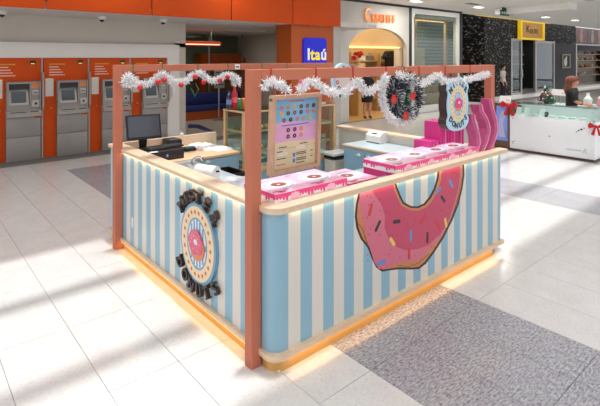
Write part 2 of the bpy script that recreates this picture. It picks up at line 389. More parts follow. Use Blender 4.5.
area('hall_lamp', (5.6, 10.8, SZ-.05), (3, 2), 26, (1, .95, .88))
for x_, y_ in ((6.6, 9.9),):
    t = thing('hall_ceiling_grille', 'white slotted ceiling grille in the bank hall soffit', 'vent', (x_, y_, SZ))
    ob('vent_frame', MB().ring([(x_-.6, y_-.3), (x_+.6, y_-.3), (x_+.6, y_+.3), (x_-.6, y_+.3)], [(x_-.55, y_-.25), (x_+.55, y_-.25), (x_+.55, y_+.25), (x_-.55, y_+.25)], FT(0, 0, SZ), -.02, 0), white, t)
    for k in range(6): ob('slat', MB().box(x_-.55, y_-.24+.085*k, SZ-.018, x_+.55, y_-.2+.085*k, SZ-.004), white, t)
gp = thing('glass_partition', 'grey framed glass partition at the bank hall rear', 'partition', (6.6, 12.2, 0))
for k in range(3): ob('mullion', MB().box(5.2+1.4*k, 12.18, 0, 5.25+1.4*k, 12.22, SZ), mat('mullion_grey', (120, 118, 112), .4), gp)
ob('glass_pane', MB().box(5.25, 12.195, .05, 8.0, 12.205, SZ-.1), clear, gp)
# intercom handset on portal
t = thing('wall_handset', 'white handset fixed on the pale bank portal post', 'handset', (3.3, 8.12, 1.15))
ob('cradle', MB().bbox(3.26, 8.09, 1.1, 3.36, 8.12, 1.35, .008), white, t); ob('receiver', MB().bbox(3.28, 8.05, 1.12, 3.34, 8.09, 1.33, .015), white, t)
# dome cameras
for k, (px, py, lb) in enumerate(((2, 13, 'white dome camera at far left under the orange fascia'), (102, 18.5, 'white dome camera above the third cash machine'), (163, 21.5, 'white dome camera nearest the bank hall opening'))):
    p = onZ(px, py-2, SZ); t = thing('dome_camera', lb, 'camera', tuple(p), 'dome cameras under the bank soffit')
    ob('housing', MB().lathe([(.045, -.07), (.075, -.05), (.08, 0)], p), white, t)
    ob('dome', MB().ball((p.x, p.y, p.z-.07), (.05, .05, .045)), black, t)
# ---------------- cash machines
atmg = mat('atm_grey', (150, 146, 142), .4, metal=.2, var=.03, scale=3); atmd = mat('atm_dark', (40, 40, 42), .5); atml = mat('atm_light', (182, 178, 172), .4, metal=.15)
scr = mat('atm_screen', (62, 72, 80), .12, coat=.5); paper = mat('paper', (226, 222, 214), .7, var=.03, scale=20)
def atm(x0, lb):
    """panel x0..x0+.9 ; body .25 in from its left"""
    t = thing('cash_machine', lb, 'cash machine', (x0+.45, 8.15, 0), 'cash machines along the bank front'); bx = x0+.25
    su = ob('surround', MB().box(x0+.02, 8.19, 0, x0+.9, 8.3, 2.04), orange, t)
    f = MB(); f.prism([(0, 0), (0, 0)], 0, 0) if 0 else None
    ob('side_fin', MB().plate([(8.2, 0), (8.2, 2.04), (8.16, 2.04), (8.16, 1.75), (8.06, 1.75), (8.06, 1.05), (8.13, .95), (8.13, 0)], frame((x0+.87, 0, 0), (0, 1, 0), (0, 0, 1)), 0, .035), mat('fin_grey', (168, 150, 138), .5), t)
    y = 8.1
    lo = MB(); lo.bbox(bx, y, .0, bx+.6, 8.2, .47, .008); ob('lower_door', lo, atmg, t)
    md = MB(); md.bbox(bx, y, .475, bx+.6, 8.2, .88, .008); ob('upper_door', md, atmg, t)
    sh = MB(); sh.plate([(8.2, .88), (8.2, 1.0), (8.08, 1.0), (8.0, .93), (8.02, .88)], frame((bx, 0, 0), (0, 1, 0), (0, 0, 1)), 0, .6); s_ = ob('shelf', sh, atml, t)
    ob('slot', MB().box(bx+.06, 8.035, .962, bx+.34, 8.05, .975), atmd, s_); ob('slot', MB().box(bx+.4, 8.035, .965, bx+.55, 8.05, .978), atmd, s_)
    hs = MB(); hs.box(bx, 8.06, 1.0, bx+.04, 8.2, 1.57); hs.box(bx+.4, 8.1, 1.0, bx+.6, 8.2, 1.57); hs.box(bx+.04, 8.06, 1.53, bx+.4, 8.2, 1.57); hs.box(bx+.57, 8.06, 1.0, bx+.6, 8.1, 1.57); hs.box(bx+.04, 8.08, 1.0, bx+.4, 8.2, 1.1)
    ob('housing', hs, atmg, t, smooth=False)
    ob('hood', MB().box(bx+.05, 8.09, 1.42, bx+.4, 8.19, 1.53), atmd, t)
    fr = frame((bx+.05, 8.12, 1.1), (1, 0, 0), (0, .25, .968))
    bz = ob('bezel', MB().rect(fr, 0, 0, .34, .32, -.02, .02), atml, t)
    ob('screen', MB().rect(fr, .04, .05, .3, .28, .02, .022), scr, bz)
    ob('card_slot', MB().bbox(bx+.44, 8.07, 1.3, bx+.56, 8.1, 1.4, .008), atml, t); ob('slot', MB().box(bx+.47, 8.066, 1.34, bx+.54, 8.07, 1.355), atmd, t.children[-1])
    ob('keypad_cover', MB().bbox(bx+.44, 8.06, 1.06, bx+.57, 8.1, 1.2, .012), atml, t); ob('lens', MB().ball((bx+.505, 8.06, 1.13), .025), atmd, t.children[-1])
    ob('orange_panel', MB().box(bx+.44, 8.095, 1.44, bx+.57, 8.1, 1.53), mat('atm_orange', (220, 130, 60), .5), t)
    ob('sticker', MB().box(bx+.48, 8.094, .84, bx+.6, 8.1, .89), orange, t)
    ob('notice', MB().box(x0+.05, 8.184, 1.25, x0+.2, 8.19, 1.62), paper, t)
    ob('logo_square', MB().box(bx+.42, 8.183, 1.9, bx+.53, 8.19, 1.99), mat('logo_navy', (30, 30, 50), .4), t)
    ob('logo_text', MB().box(bx+.44, 8.18, 1.915, bx+.51, 8.184, 1.935), yl, t.children[-1])
    ob('heading', MB().box(x0+.12, 8.186, 1.9, x0+.42, 8.19, 1.925), mat('heading_yellow', (216, 150, 30), .5), t)
    for k in range(4): ob('text_line', MB().box(x0+.12, 8.186, 1.68+.055*k, x0+.3+.04*((3-k) % 4), 8.19, 1.70+.055*k), mat('text_pale', (236, 196, 180), .5), t)
    ob('keyhole', MB().ball((x0+.16, 8.19, 1.0), (.012, .006, .012)), steel, t)
    return t
a0 = atm(-.4, 'leftmost grey cash machine in orange surround, cut by the frame')
for k, lb in ((1, 'second grey cash machine from the left in orange surround'), (2, 'third cash machine, partly hidden by the kiosk left post'), (3, 'rightmost cash machine, behind the hanging garland and monitor')):
    dup(a0, (-.4+.9033*k+.45, 8.15, 0), lb)
# ================================================================ ARCHED BOUTIQUE
cream = mat('boutique_wall', (206, 202, 194), .6, var=.02, scale=2)
ax, arx = 10.65, 1.5
arch = [(ax+arx*math.cos(a), 2.3+.74*math.sin(a)) for a in [math.pi*k/24 for k in range(25)]]
wp = [(7.62, 0), (ax-arx, 0)]+arch[::-1]+[(ax+arx, 0), (12.28, 0), (12.28, 3.9), (7.62, 3.9)]
ob('wall_right', MB().plate(wp, FR(0, 7.95, 0), 0, .15), cream, kind='structure', smooth=False)
ob('trim_6', MB().box(7.62, 7.79, 3.84, 15.8, 7.86, 3.925).box(12.28, 7.78, 0, 12.42, 7.95, 3.85).box(15.62, 7.76, 0, 15.8, 7.98, 3.925), black, kind='structure', smooth=False)  # top bar is black to paint the shade of the gap under the ceiling
warm = mat('boutique_warm_wall', (206, 176, 134), .6, var=.02)
inn = MB(); inn.box(8.75, 9.55, 0, 14.3, 9.7, 3.6); inn.box(8.7, 7.95, 0, 8.8, 9.7, 3.6)
ob('wall_boutique_inside', inn, warm, kind='structure', smooth=False)
ob('ceiling_boutique', MB().box(8.7, 7.95, 3.55, 15.8, 9.75, 3.65), ceilm, kind='structure', smooth=False)
ob('floor_boutique', MB().box(8.7, 7.82, -.05, 15.8, 9.75, .003), mat('boutique_floor', (214, 172, 112), .4, var=.05, scale=3), kind='structure', smooth=False)
area('boutique_lamp', (11.3, 8.7, 3.5), (3, 1.2), 34, (1, .80, .5))
area('window_lamp', (14.2, 8.5, 3.5), (2, .8), 45, (1, .88, .7))
glowm = mat('shelf_led', (255, 214, 130), .5, emit=2.2)
shw = mat('shelf_wood', (206, 168, 112), .5, var=.06, scale=8)
def shelving(x0, x1, lb):
    t = thing('shop_shelf', lb, 'shelf', ((x0+x1)/2, 9.35, 0))
    for x in (x0, x1-.04): ob('upright', MB().box(x, 9.2, 0, x+.04, 9.54, 2.25), shw, t)
    for z in (.5, 1.0, 1.5, 1.9): ob('board', MB().box(x0+.04, 9.2, z, x1-.04, 9.54, z+.035), shw, t)
    ob('led_bar', MB().box(x0, 9.46, 2.42, x1, 9.54, 2.47), glowm, t)
shelving(10.7, 12.25, 'lit wooden shelf unit at left inside the arched boutique')
shelving(12.35, 13.9, 'lit wooden shelf unit at right inside the arched boutique')
cols = [('red', (170, 30, 30)), ('brown', (96, 66, 48)), ('black', (30, 28, 28)), ('beige', (200, 180, 150)), ('grey', (120, 116, 112)), ('white', (225, 220, 210))]
n = 0
for sx, sd_ in ((10.75, 'left'), (12.4, 'right')):
    for zi, z in enumerate((1.935, 1.535, 1.035)):
        for k in range(3):
            cn, cc = cols[(n*5+n//6) % 6]; x = sx+.22+.47*k+random.uniform(-.03, .03); n += 1
            rowname = ('top', 'middle', 'lower')[zi]; pos = ('left end', 'centre', 'right end')[k]
            t = thing('handbag', f'{cn} handbag at the {pos} of {rowname} board, {sd_} boutique shelf', 'handbag', (x, 9.3, z), 'handbags on the boutique shelves')
            hgt = random.uniform(.16, .24); m_ = mat('bag_'+cn, cc, .5, var=.06, scale=10)
            ob('body', MB().plate([(-.17, 0), (.17, 0), (.14, hgt), (-.14, hgt)], FR(x, 9.42, z), 0, .14), m_, t)
            ob('handle', MB().tube([(x-.08, 9.35, z+hgt-.01), (x-.06, 9.35, z+hgt+.08), (x+.06, 9.35, z+hgt+.08), (x+.08, 9.35, z+hgt-.01)], .01, 6), m_, t)
# T-shirt bust on a pedestal table
p = onY(389.5, 56, 8.7); bx_ = p.x
t = thing('dress_form', 'black T-shirt on a bust form inside the boutique arch', 'dress form', (bx_, 8.7, 0))
ob('pole', MB().tube([(bx_, 8.7, .02), (bx_, 8.7, 1.75)], .02), steel, t); ob('base', MB().lathe([(.18, 0), (.17, .025), (.03, .04)], (bx_, 8.7, 0)), steel, t)
sh = MB(); sh.plate([(-.16, 0), (.16, 0), (.17, .35), (.27, .28), (.32, .38), (.2, .56), (.08, .6), (-.08, .6), (-.2, .56), (-.32, .38), (-.27, .28), (-.17, .35)], FR(bx_, 8.8, 1.7), 0, .2)
ob('t_shirt', sh, mat('shirt_black', (22, 22, 24), .8, var=.1, scale=30), t); ob('neck', MB().tube([(bx_, 8.7, 2.25), (bx_, 8.7, 2.38)], .06, 10), warm, t)
p = onY(358, 55, 8.8)
t = thing('flower_vase', 'red flower arrangement on a plinth inside the boutique arch', 'flowers', (p.x, 8.8, 0))
ob('plinth', MB().bbox(p.x-.18, 8.62, 0, p.x+.18, 8.98, 1.85, .01), shw, t); ob('vase', MB().lathe([(.06, 0), (.1, .08), (.05, .18), (.06, .2)], (p.x, 8.8, 1.85)), warm, t)
fl = MB()
for k in range(16): fl.ball((p.x+random.uniform(-.22, .22), 8.8+random.uniform(-.12, .12), 2.08+random.uniform(-.05, .16)), .06, 6, 4)
ob('blossoms', fl, mat('blossom_red', (190, 24, 24), .6, var=.2, scale=20), t)
p0, p1 = onY(396, 48, 8.1), onY(425, 48, 8.1)
t = thing('display_plinth', 'tall beige display screen standing behind the boutique glass', 'plinth', ((p0.x+p1.x)/2, 8.15, 0))
ob('body', MB().bbox(p0.x, 8.1, 0, p1.x, 8.2, p0.z, .01), mat('plinth_beige', (214, 190, 160), .6, var=.02), t); ob('foot', MB().box(p0.x+.03, 8.08, 0, p1.x-.03, 8.24, .06), mat('plinth_foot', (150, 130, 108), .6), t)
for k, ch in enumerate('CREATIFF'):
    if k == 0: t = thing('shop_name_sign', 'glowing copper letters above the boutique arch', 'sign', (10.6, 7.76, 3.4))
    big = k == 0; sz = .62 if big else .40
    xx = 9.98+(0 if big else .30+(k-1)*.175+ (.0 if k < 6 else .0)); 
    me = text(ch, sz, .03, -.002).copy()
    put('letter', me, mat('copper_glow', (236, 150, 90), .35, metal=.3, emit=.3, emitc=(255, 150, 80)), fmat(FR(xx, 7.76, 3.42 if big else 3.36)) @ Matrix.Diagonal((.72, 1, 1, 1)), t)
ob('mount_rail', MB().box(9.9, 7.785, 3.34, 11.45, 7.80, 3.37), MATS['copper_glow'], t)
# shop window right of the arch
wf = MB(); wf.ring([(12.42, 0), (15.62, 0), (15.62, 3.84), (12.42, 3.84)], [(12.56, .25), (15.44, .25), (15.44, 3.66), (12.56, 3.66)], FR(0, 7.95, 0), 0, .17)
win = ob('window_1', wf, white, kind='structure', smooth=False)
ob('window_frame', MB().ring([(13.2, .25), (15.4, .25), (15.4, 3.58), (13.2, 3.58)], [(13.32, .3), (15.28, .3), (15.28, 3.46), (13.32, 3.46)], FR(0, 8.3, 0), 0, .1), mat('frame_oak', (206, 168, 128), .5, var=.04), win)
ob('glass_pane', MB().box(12.56, 7.84, .25, 15.44, 7.85, 3.66), glass('shop_glass', (220, 228, 225), 1.0), win)
bw = ob('wall_window_back', MB().box(14.3, 9.4, 0, 18.6, 9.49, 3.9).box(14.25, 9.0, 0, 14.3, 9.49, 3.6), mat('slat_backing', (120, 130, 126), .5), kind='structure', smooth=False)
slm = mat('slat_grey', (150, 160, 154), .4, var=.08)
for k in range(22): ob('slat', MB().box(14.3, 9.36, .3+.15*k, 18.2, 9.4, .38+.15*k), slm, bw)
ob('window_seat', MB().bbox(13.35, 8.32, 0.003, 15.4, 8.98, .62, .01), mat('plinth_beige', (214, 190, 160), .6), win)
for k, (px, lb) in enumerate(((424, 'leftmost straw craft basket'), (431, 'straw craft basket second from left'), (438, 'third straw craft basket'))):
    p = onY(px, 98, 8.5); t = thing('straw_basket', lb+' on the boutique window plinth', 'basket', (p.x, 8.5, .62), 'straw baskets in the boutique window')
    s_ = mat('straw', (206, 160, 92), .8, var=.2, scale=30)
    ob('bowl', MB().lathe([(.12, 0), (.2, .08), (.22, .16), (.2, .16), (.18, .1)], (p.x, 8.5, .62), 14), s_, t)
    ob('handle', MB().tube([(p.x+.2*math.cos(a), 8.5, .76+.2*math.sin(a)) for a in [math.pi*q/8 for q in range(9)]], .015, 6), s_, t)
t = thing('window_plant', 'green potted plant in the boutique window behind the garland', 'plant', (14.0, 8.9, .62))
ob('pot', MB().lathe([(.1, 0), (.15, .22), (.13, .22)], (14.0, 8.9, .62)), warm, t)
lf = MB()
for k in range(40):
    a, b_ = random.uniform(0, 6.28), random.uniform(.2, 1.3); r = random.uniform(.25, .5)
    o_ = Vector((14, 8.9, .84)); d_ = Vector((math.cos(a)*math.cos(b_), math.sin(a)*math.cos(b_), math.sin(b_)))*r; s_ = Vector((-math.sin(a), math.cos(a), 0))*.05
    lf.add([o_, o_+d_*.6+s_, o_+d_, o_+d_*.6-s_], [(0, 1, 2, 3)])
ob('foliage', lf, mat('leaf_green', (40, 84, 44), .6, var=.2), t)
t = thing('window_garland_bowl', 'pale ornament bowl on the beam line of the boutique window', 'ornament', (13.7, 8.35, .62))
ob('pedestal', MB().tube([(13.7, 8.35, .62), (13.7, 8.35, 1.9)], .05, 10), warm, t)
ob('bowl', MB().lathe([(.05, 0), (.2, .06), (.3, .16), (.26, .16), (.1, .08)], (13.7, 8.35, 1.9), 16), MATS['straw'], t)
# ================================================================ BLACK-WALL JEWELLER (far right)
m = bpy.data.materials.new('black_split_stone'); m.use_nodes = True; nt = m.node_tree; b = nt.nodes['Principled BSDF']
tc = nt.nodes.new('ShaderNodeNewGeometry'); mp = nt.nodes.new('ShaderNodeMapping'); mp.inputs['Scale'].default_value = (2.0, 2.0, 3.4); mp.inputs['Rotation'].default_value = (.3, .4, 0)
vo = nt.nodes.new('ShaderNodeTexNoise'); vo.inputs['Scale'].default_value = 3.6; vo.inputs['Detail'].default_value = 4
cr = nt.nodes.new('ShaderNodeValToRGB'); cr.color_ramp.elements[0].position = .55; cr.color_ramp.elements[0].color = srgb(20, 18, 17); cr.color_ramp.elements[1].position = .7; cr.color_ramp.elements[1].color = srgb(140, 134, 128)
nt.links.new(tc.outputs['Position'], mp.inputs[0]); nt.links.new(mp.outputs[0], vo.inputs[0]); nt.links.new(vo.outputs[0], cr.inputs[0]); nt.links.new(cr.outputs[0], b.inputs['Base Color']); b.inputs['Roughness'].default_value = .6; b.inputs['Specular IOR Level'].default_value = .15
bwall = MB(); bwall.box(18.2, 9.5, 0, 23.7, 9.7, 5); bwall.box(23.7, 9.5, 3.1, 29.6, 9.7, 5); bwall.box(29.6, 9.5, 2.95, 33.0, 9.7, 5); bwall.box(18.6, 8.3, 0, 18.75, 9.6, 5)
ob('wall_far', bwall, m, kind='structure', smooth=False)
dk = mat('dark_panel', (30, 29, 31), .6, var=.05)
ob('wall_far_panel', MB().box(29.6, 9.46, 0, 33.0, 9.7, 2.95), dk, kind='structure', smooth=False)
ob('trim_7', MB().box(17.5, 8.1, CZ-.03, 25.5, 8.15, CZ-.002), mat('cove_yellow', (226, 186, 40), .5, emit=.5), kind='structure', smooth=False)
intr = MB(); intr.box(23.5, 12.5, 0, 60, 12.6, 3.4); intr.box(23.5, 9.7, 3.3, 60, 12.6, 3.4); intr.box(23.4, 9.7, 0, 23.5, 12.6, 3.4); intr.box(30.5, 9.7, 0, 30.6, 12.6, 3.4)
ob('wall_jeweller_inside', intr, mat('jeweller_dark', (52, 52, 58), .6, var=.04), kind='structure', smooth=False)
ob('floor_far', MB().box(15.8, 8.2, -.05, 60, 12.6, 0), tile_w, kind='structure', smooth=False)
area('jeweller_lamp', (28.3, 11.0, 3.2), (2, 1.5), 20, (1, .93, .82)); area('poster_shop_lamp', (35.5, 11.0, 3.2), (3, 1.5), 70, (1, .9, .75))
al = mat('door_aluminium', (170, 164, 158), .35, metal=.6)
dr = ob('door_1', MB().ring([(23.72, 0), (25.05, 0), (25.05, 3.1), (23.72, 3.1)], [(23.88, .1), (24.9, .1), (24.9, 2.98), (23.88, 2.98)], FR(0, 9.6, 0), 0, .12), al, kind='structure', smooth=False)
ob('glass_pane', MB().box(23.88, 9.53, .1, 24.9, 9.54, 2.98), glass('door_glass', (190, 205, 208), 1.2), dr); ob('door_handle', MB().tube([(24.97, 9.44, .9), (24.97, 9.44, 1.4)], .025), steel, dr)
dr = ob('door_2', MB().ring([(26.75, 0), (29.6, 0), (29.6, 3.05), (26.75, 3.05)], [(26.95, .1), (29.42, .1), (29.42, 2.92), (26.95, 2.92)], FR(0, 9.6, 0), 0, .12), al, kind='structure', smooth=False)
ob('glass_pane', MB().box(26.95, 9.53, .1, 29.42, 9.54, 2.92), MATS['door_glass'], dr)
ob('window_2', MB().ring([(33.0, 0), (42, 0), (42, 3.0), (33.0, 3.0)], [(33.25, .1), (41.8, .1), (41.8, 2.9), (33.25, 2.9)], FR(0, 9.6, 0), 0, .12), al, kind='structure', smooth=False)
# glass shelves with goods inside
def shelf_unit(x0, x1, y, lb, zs, gl):
    t = thing('lit_display_shelf', lb, 'shelf', ((x0+x1)/2, y, 0))
    ob('back', MB().box(x0, y+.35, 0, x1, y+.4, 2.6), mat('shelf_back', (120, 104, 84), .5), t)
    for x in (x0, x1-.05): ob('upright', MB().box(x, y, 0, x+.05, y+.35, 2.6), dk, t)
    for z in zs:
        ob('board', MB().box(x0+.05, y, z, x1-.05, y+.35, z+.04), white if gl else shw, t)
        for k in range(int((x1-x0)/.55)):
            q = MB(); h = random.uniform(.12, .3); xx = x0+.3+k*.55
            q.lathe([(.05, .0), (.09, .03), (.07, h*.6), (.03, h)], (xx, y+.17, z+.04), 8)
            ob('ornament', q, [white, shw, mat('bag_red', (170, 30, 30)), blue][random.randrange(4)], t)
shelf_unit(27.2, 29.4, 11.3, 'lit shelf of ornaments behind the right glass door of the jeweller', (.9, 1.6, 2.2), True)
shelf_unit(33.3, 36.2, 11.3, 'left lit shelf unit in the far right poster shop', (.6, 1.2, 1.8, 2.3), False)
shelf_unit(36.6, 44.0, 11.3, 'right lit shelf unit in the far right poster shop, cut by frame', (.6, 1.2, 1.8, 2.3), False)
t = thing('yellow_shop_sign', 'square amber shop sign with bright yellow rim above the dark doorway', 'sign', (26.07, 9.4, 3.1))
sb = ob('board', MB().rect(FR(26.07, 9.5, 3.6), -1.42, -.45, 1.42, .45, 0, .12), mat('amber_sign', (186, 136, 40), .4, emit=.12, var=.05, scale=2), t)
ob('rim', MB().ring([(-1.55, -.54), (1.55, -.54), (1.55, .54), (-1.55, .54)], [(-1.4, -.44), (1.4, -.44), (1.4, .44), (-1.4, .44)], FR(26.07, 9.5, 3.6), 0, .2), mat('rim_yellow', (240, 196, 24), .4, emit=.35), t)
put('letter', text('K', .62, .01, .0), mat('sign_ink', (44, 36, 24), .5), fmat(FR(25.55, 9.375, 3.66)) @ Matrix.Diagonal((1.2, 1, 1, 1)), sb)
put('lettering', text('ELITE', .36, .01, .0), MATS['sign_ink'], fmat(FR(26.35, 9.375, 3.55)) @ Matrix.Diagonal((1.25, 1, 1, 1)), sb)
t = thing('framed_picture', 'gold framed black and white picture on the dark shop wall', 'picture', (31.2, 9.42, 1.36))
ob('frame', MB().ring([(30.6, 1.36), (31.9, 1.36), (31.9, 2.27), (30.6, 2.27)], [(30.72, 1.44), (31.78, 1.44), (31.78, 2.19), (30.72, 2.19)], FR(0, 9.46, 0), 0, .05), mat('gold_frame', (150, 130, 84), .4), t)
ob('print', MB().box(30.72, 9.44, 1.44, 31.78, 9.455, 2.19), dk, t)
ob('figure_print', MB().plate(ell(31.15, 1.75, .25, .28, 12), FR(0, 9.44, 0), 0, .004).plate(ell(31.3, 2.03, .12, .11, 10), FR(0, 9.44, 0), 0, .004), mat('print_white', (210, 214, 220), .5), t)
pos = [(120, 84, 84), (90, 78, 80), (150, 112, 104), (104, 92, 96)]
for k in range(4):
    x0 = 33.1+2.15*k; t = thing('wall_poster', ('first', 'second', 'third', 'fourth')[k]+' faded brown portrait poster from the left above the far right shop', 'poster', (x0+1, 9.5, 3.05), 'posters above the far right shop')
    ob('sheet', MB().box(x0, 9.5, 3.05, x0+2.1, 9.56, 4.1), mat('poster_%d' % k, pos[k], .5, var=.25, scale=2), t)
    ob('figure_print', MB().plate(ell(x0+1.0, 3.45, .3, .4, 12), FR(0, 9.5, 0), 0, .004).plate(ell(x0+1.05, 3.9, .16, .15, 10), FR(0, 9.5, 0), 0, .004), mat('poster_skin', (176, 140, 124), .6), t)
# ================================================================ JEWELLERY ISLAND (right)
jw = mat('island_white', (232, 234, 236), .25, var=.01, coat=.2); jd = mat('island_wood', (92, 62, 46), .4, var=.15, scale=8, stretch=(1, 1, 6)); 
t = thing('jewellery_island', 'long white jewellery counter with a glass top beside the kiosk', 'display counter', (8.9, 1.5, 0))
ob('plinth', MB().box(8.52, .68, 0, 9.5, 2.7, .06), jd, t); ob('kick_rail', MB().box(8.42, .58, 0, 9.5, 2.75, .02), steel, t)
bd = ob('body', MB().bbox(8.5, .665, .06, 9.1, 2.33, .78, .006), jw, t)
ob('display_bed', MB().box(8.53, .69, .78, 9.08, 2.6, .79), white, t)
gl = mat('island_glass_edge', (190, 220, 214), .1)
gh = ob('glass_hood', MB().box(8.505, .67, .79, 8.513, 2.6, 1.03).box(8.505, .67, .79, 9.1, .678, 1.03).box(8.505, .67, 1.03, 9.1, 2.6, 1.04), glass('island_glass', (240, 248, 246), .7), t)
ob('glass_edge', MB().box(8.5, .664, 1.028, 8.506, 2.6, 1.042).box(8.5, .664, .79, 8.506, .67, 1.03), gl, gh)
ob('rear_door', MB().box(9.085, .68, .79, 9.1, 2.33, 1.02), jw, t)
ob('end_panel', MB().bbox(8.5, 2.335, .06, 9.1, 2.68, 1.03, .006), jd, t)
ob('end_screen', MB().box(8.49, 2.38, .2, 8.5, 2.63, .97), mat('advert_screen', (110, 128, 190), .3, emit=.25, var=.3, scale=3), t)
ob('screen_figure', MB().plate([(-.08, -.3), (.07, -.3), (.02, .0), (.09, .22), (0, .3), (-.07, .1)], FL(8.49, 2.5, .58), 0, .003), mat('advert_figure', (176, 176, 210), .4), t.children[-1])
# faint script mark and dots printed on the white front
mk = mat('silver_print', (150, 154, 158), .4)
ln = [[(-.2, 0), (-.17, .03), (-.15, 0), (-.13, .03), (-.1, 0)], [(-.1, .0), (-.08, .03), (-.05, 0), (-.03, .03), (0, 0)], [(0, .015), (.02, .03), (.04, 0), (.06, .03), (.08, 0)], [(.1, -.03), (.14, .06), (.17, .06), (.14, 0), (.19, -.03)]]
for L_ in ln: ob('script_stroke', MB().tube([FL(8.498, .98, .19)[0]+Vector((0, -a, b_)) for a, b_ in L_], .005, 5), mk, bd)
for a, b_, r in ((2.27, .2, .012), (2.23, .22, .010), (2.25, .17, .008), (2.26, .72, .01), (1.5, .42, .012), (.95, .6, .014), (.90, .63, .018), (.85, .66, .01), (.99, .57, .01)): ob('dot', MB().plate(ell(0, 0, r*1.4, r, 8), FL(8.5, a, b_), 0, .003), atmd, bd)
dm = mat('velvet_white', (240, 240, 238), .7)
def stand(x, y, z, kind, lb):
    t = thing('jewellery_stand', lb, 'jewellery stand', (x, y, z), 'white jewellery stands')
    if kind == 0:
        ob('easel', MB().plate([(-.06, 0), (.06, 0), (.05, .17), (-.05, .17)], frame((x, y, z), (0, -1, 0), (.35, 0, .94)), 0, .01), dm, t)
        ob('foot', MB().box(x, y-.05, z, x+.08, y+.05, z+.01), dm, t)
    elif kind == 1:
        ob('cushion', MB().bbox(x-.05, y-.07, z+.012, x+.05, y+.07, z+.05, .015), dm, t); ob('tray', MB().bbox(x-.06, y-.09, z, x+.06, y+.09, z+.012, .003), white, t)
    else:
        ob('bust', MB().lathe([(.07, 0), (.09, .1), (.1, .16), (.05, .22), (.03, .28), (.035, .31)], (x, y, z), 12), dm, t); ob('foot', MB().lathe([(.09, -.0), (.085, .012), (.05, .015)], (x, y, z), 12), dm, t)
for k, (y, kd) in enumerate(((2.22, 0), (2.05, 0), (1.88, 1), (1.72, 0), (1.52, 1), (1.33, 1), (1.12, 1), (.93, 1), (.78, 0))):
    stand(8.68, y, .79, kd, ('ninth eighth seventh sixth fifth fourth third second nearest'.split()[k])+' white jewellery stand from the near corner inside the glass island')
t = thing('camera_block', 'small black device inside the glass jewellery island', 'device', (8.66, 1.62, .79)); ob('case', MB().bbox(8.63, 1.59, .79, 8.69, 1.65, .9, .006), black, t); ob('lens', MB().ball((8.63, 1.62, .86), .015), steel, t)
# cards and bows
def bow(x, y, z, s, lb):
    t = thing('ribbon_bow', lb, 'bow', (x, y, z), 'red bows on the jewellery island'); rd = mat('ribbon_red', (190, 22, 34), .5, var=.08, scale=20)
    for sg_ in (-1, 1):
        L_ = MB(); 
        pts = [(0, .0), (.11*sg_, .07), (.15*sg_, .02), (.13*sg_, -.05)]
        L_.plate(pts if sg_ > 0 else pts[::-1], FL(x, y, z), .0, .04).xf(Matrix.Translation((0, 0, 0))); ob('loop', L_, rd, t)
        ob('tail', MB().plate([(0, 0), (.025*sg_, 0), (.1*sg_, -.17), (.04*sg_, -.19)], FL(x, y, z), .0, .015), rd, t)
    ob('knot', MB().ball((x-.03, y, z), (.03, .03, .035)), rd, t)
    t.scale = (s, s, s)
bow(8.48, 2.33, 1.0, 1.25, 'red ribbon bow at the far left corner of the jewellery island')
bow(8.48, .63, .72, .95, 'red ribbon bow at the near right corner of the jewellery island')
def card(x, y, z, w_, h_, lb):
    t = thing('sign_card', lb, 'card', (x, y, z)); ob('card', MB().plate([(-w_/2, 0), (w_/2, 0), (w_/2, h_), (-w_/2, h_)], frame((x, y, z), (0, -1, 0), (.3, 0, .954)), 0, .004), white, t)
    ob('print', MB().plate([(w_*.1, h_*.3), (w_*.4, h_*.3), (w_*.4, h_*.45), (w_*.1, h_*.45)], frame((x, y, z), (0, -1, 0), (.3, 0, .954)), .004, .006), mat('card_print', (200, 180, 170), .5), t)
    ob('strut', MB().box(x+.02, y-.02, z, x+.1, y+.02, z+.004), white, t)
card(8.62, 2.5, 1.04, .26, .15, 'small white card on the brown end of the jewellery island')
# second, curved counter behind the seller
cv = [(10.6+.5*(1-math.cos(a)), 2.6-2.6*k/12) for k, a in [(k, math.pi*.5*abs(k-3)/9) for k in range(13)]]
t = thing('curved_counter', 'white curved jewellery counter behind the seated seller', 'display counter', (11.0, 1.3, 0))
ob('body', MB().prism([(x+.05, y) for x, y in cv]+[(x+.55, y) for x, y in cv[::-1]], 0.05, .80), jw, t)
ob('plinth', MB().prism([(x+.1, y) for x, y in cv]+[(x+.5, y) for x, y in cv[::-1]], 0, .05), jd, t)
ob('top', MB().prism(cv+[(x+.6, y) for x, y in cv[::-1]], .80, .88), white, t)
ob('glass_guard', MB().prism([(x+.02, y) for x, y in cv]+[(x+.03, y) for x, y in cv[::-1]], .88, 1.08), glass('island_glass'), t)
for k, (px, kd, lb) in enumerate(((552, 0, 'tilted white stand by the small festive tree'), (588, 2, 'white necklace bust right of the seller'), (594, 1, 'low white ring cushion at the frame edge'))):
    p = onX(px, 97, 10.95); stand(10.95, p.y, .88, kd, lb+' on the curved counter')
p = onX(600, 97, 10.95); t = thing('perfume_bottle', 'pink and white round bottle at the right frame edge on curved counter', 'bottle', (10.95, p.y, .88))
ob('body', MB().ball((10.95, p.y, .97), (.08, .08, .09)), mat('pink_glass', (236, 150, 165), .2), t); ob('cap', MB().lathe([(.04, 0), (.045, .05), (.02, .07)], (10.95, p.y, 1.05), 10), white, t)
p = onX(560, 84, 10.95); card(10.95, p.y, 1.09, .42, .16, 'wide white notice card above the curved counter left of seller')
ob('post', MB().tube([(10.97, p.y, .88), (10.97, p.y, 1.1)], .012), steel, bpy.data.objects['sign_card.001'])
p = onX(546.5, 97, 10.85); tx, ty = 10.85, p.y
t = thing('festive_tree', 'tiny green and red decorated tree on the curved counter', 'christmas tree', (tx, ty, .88))
tr = MB()
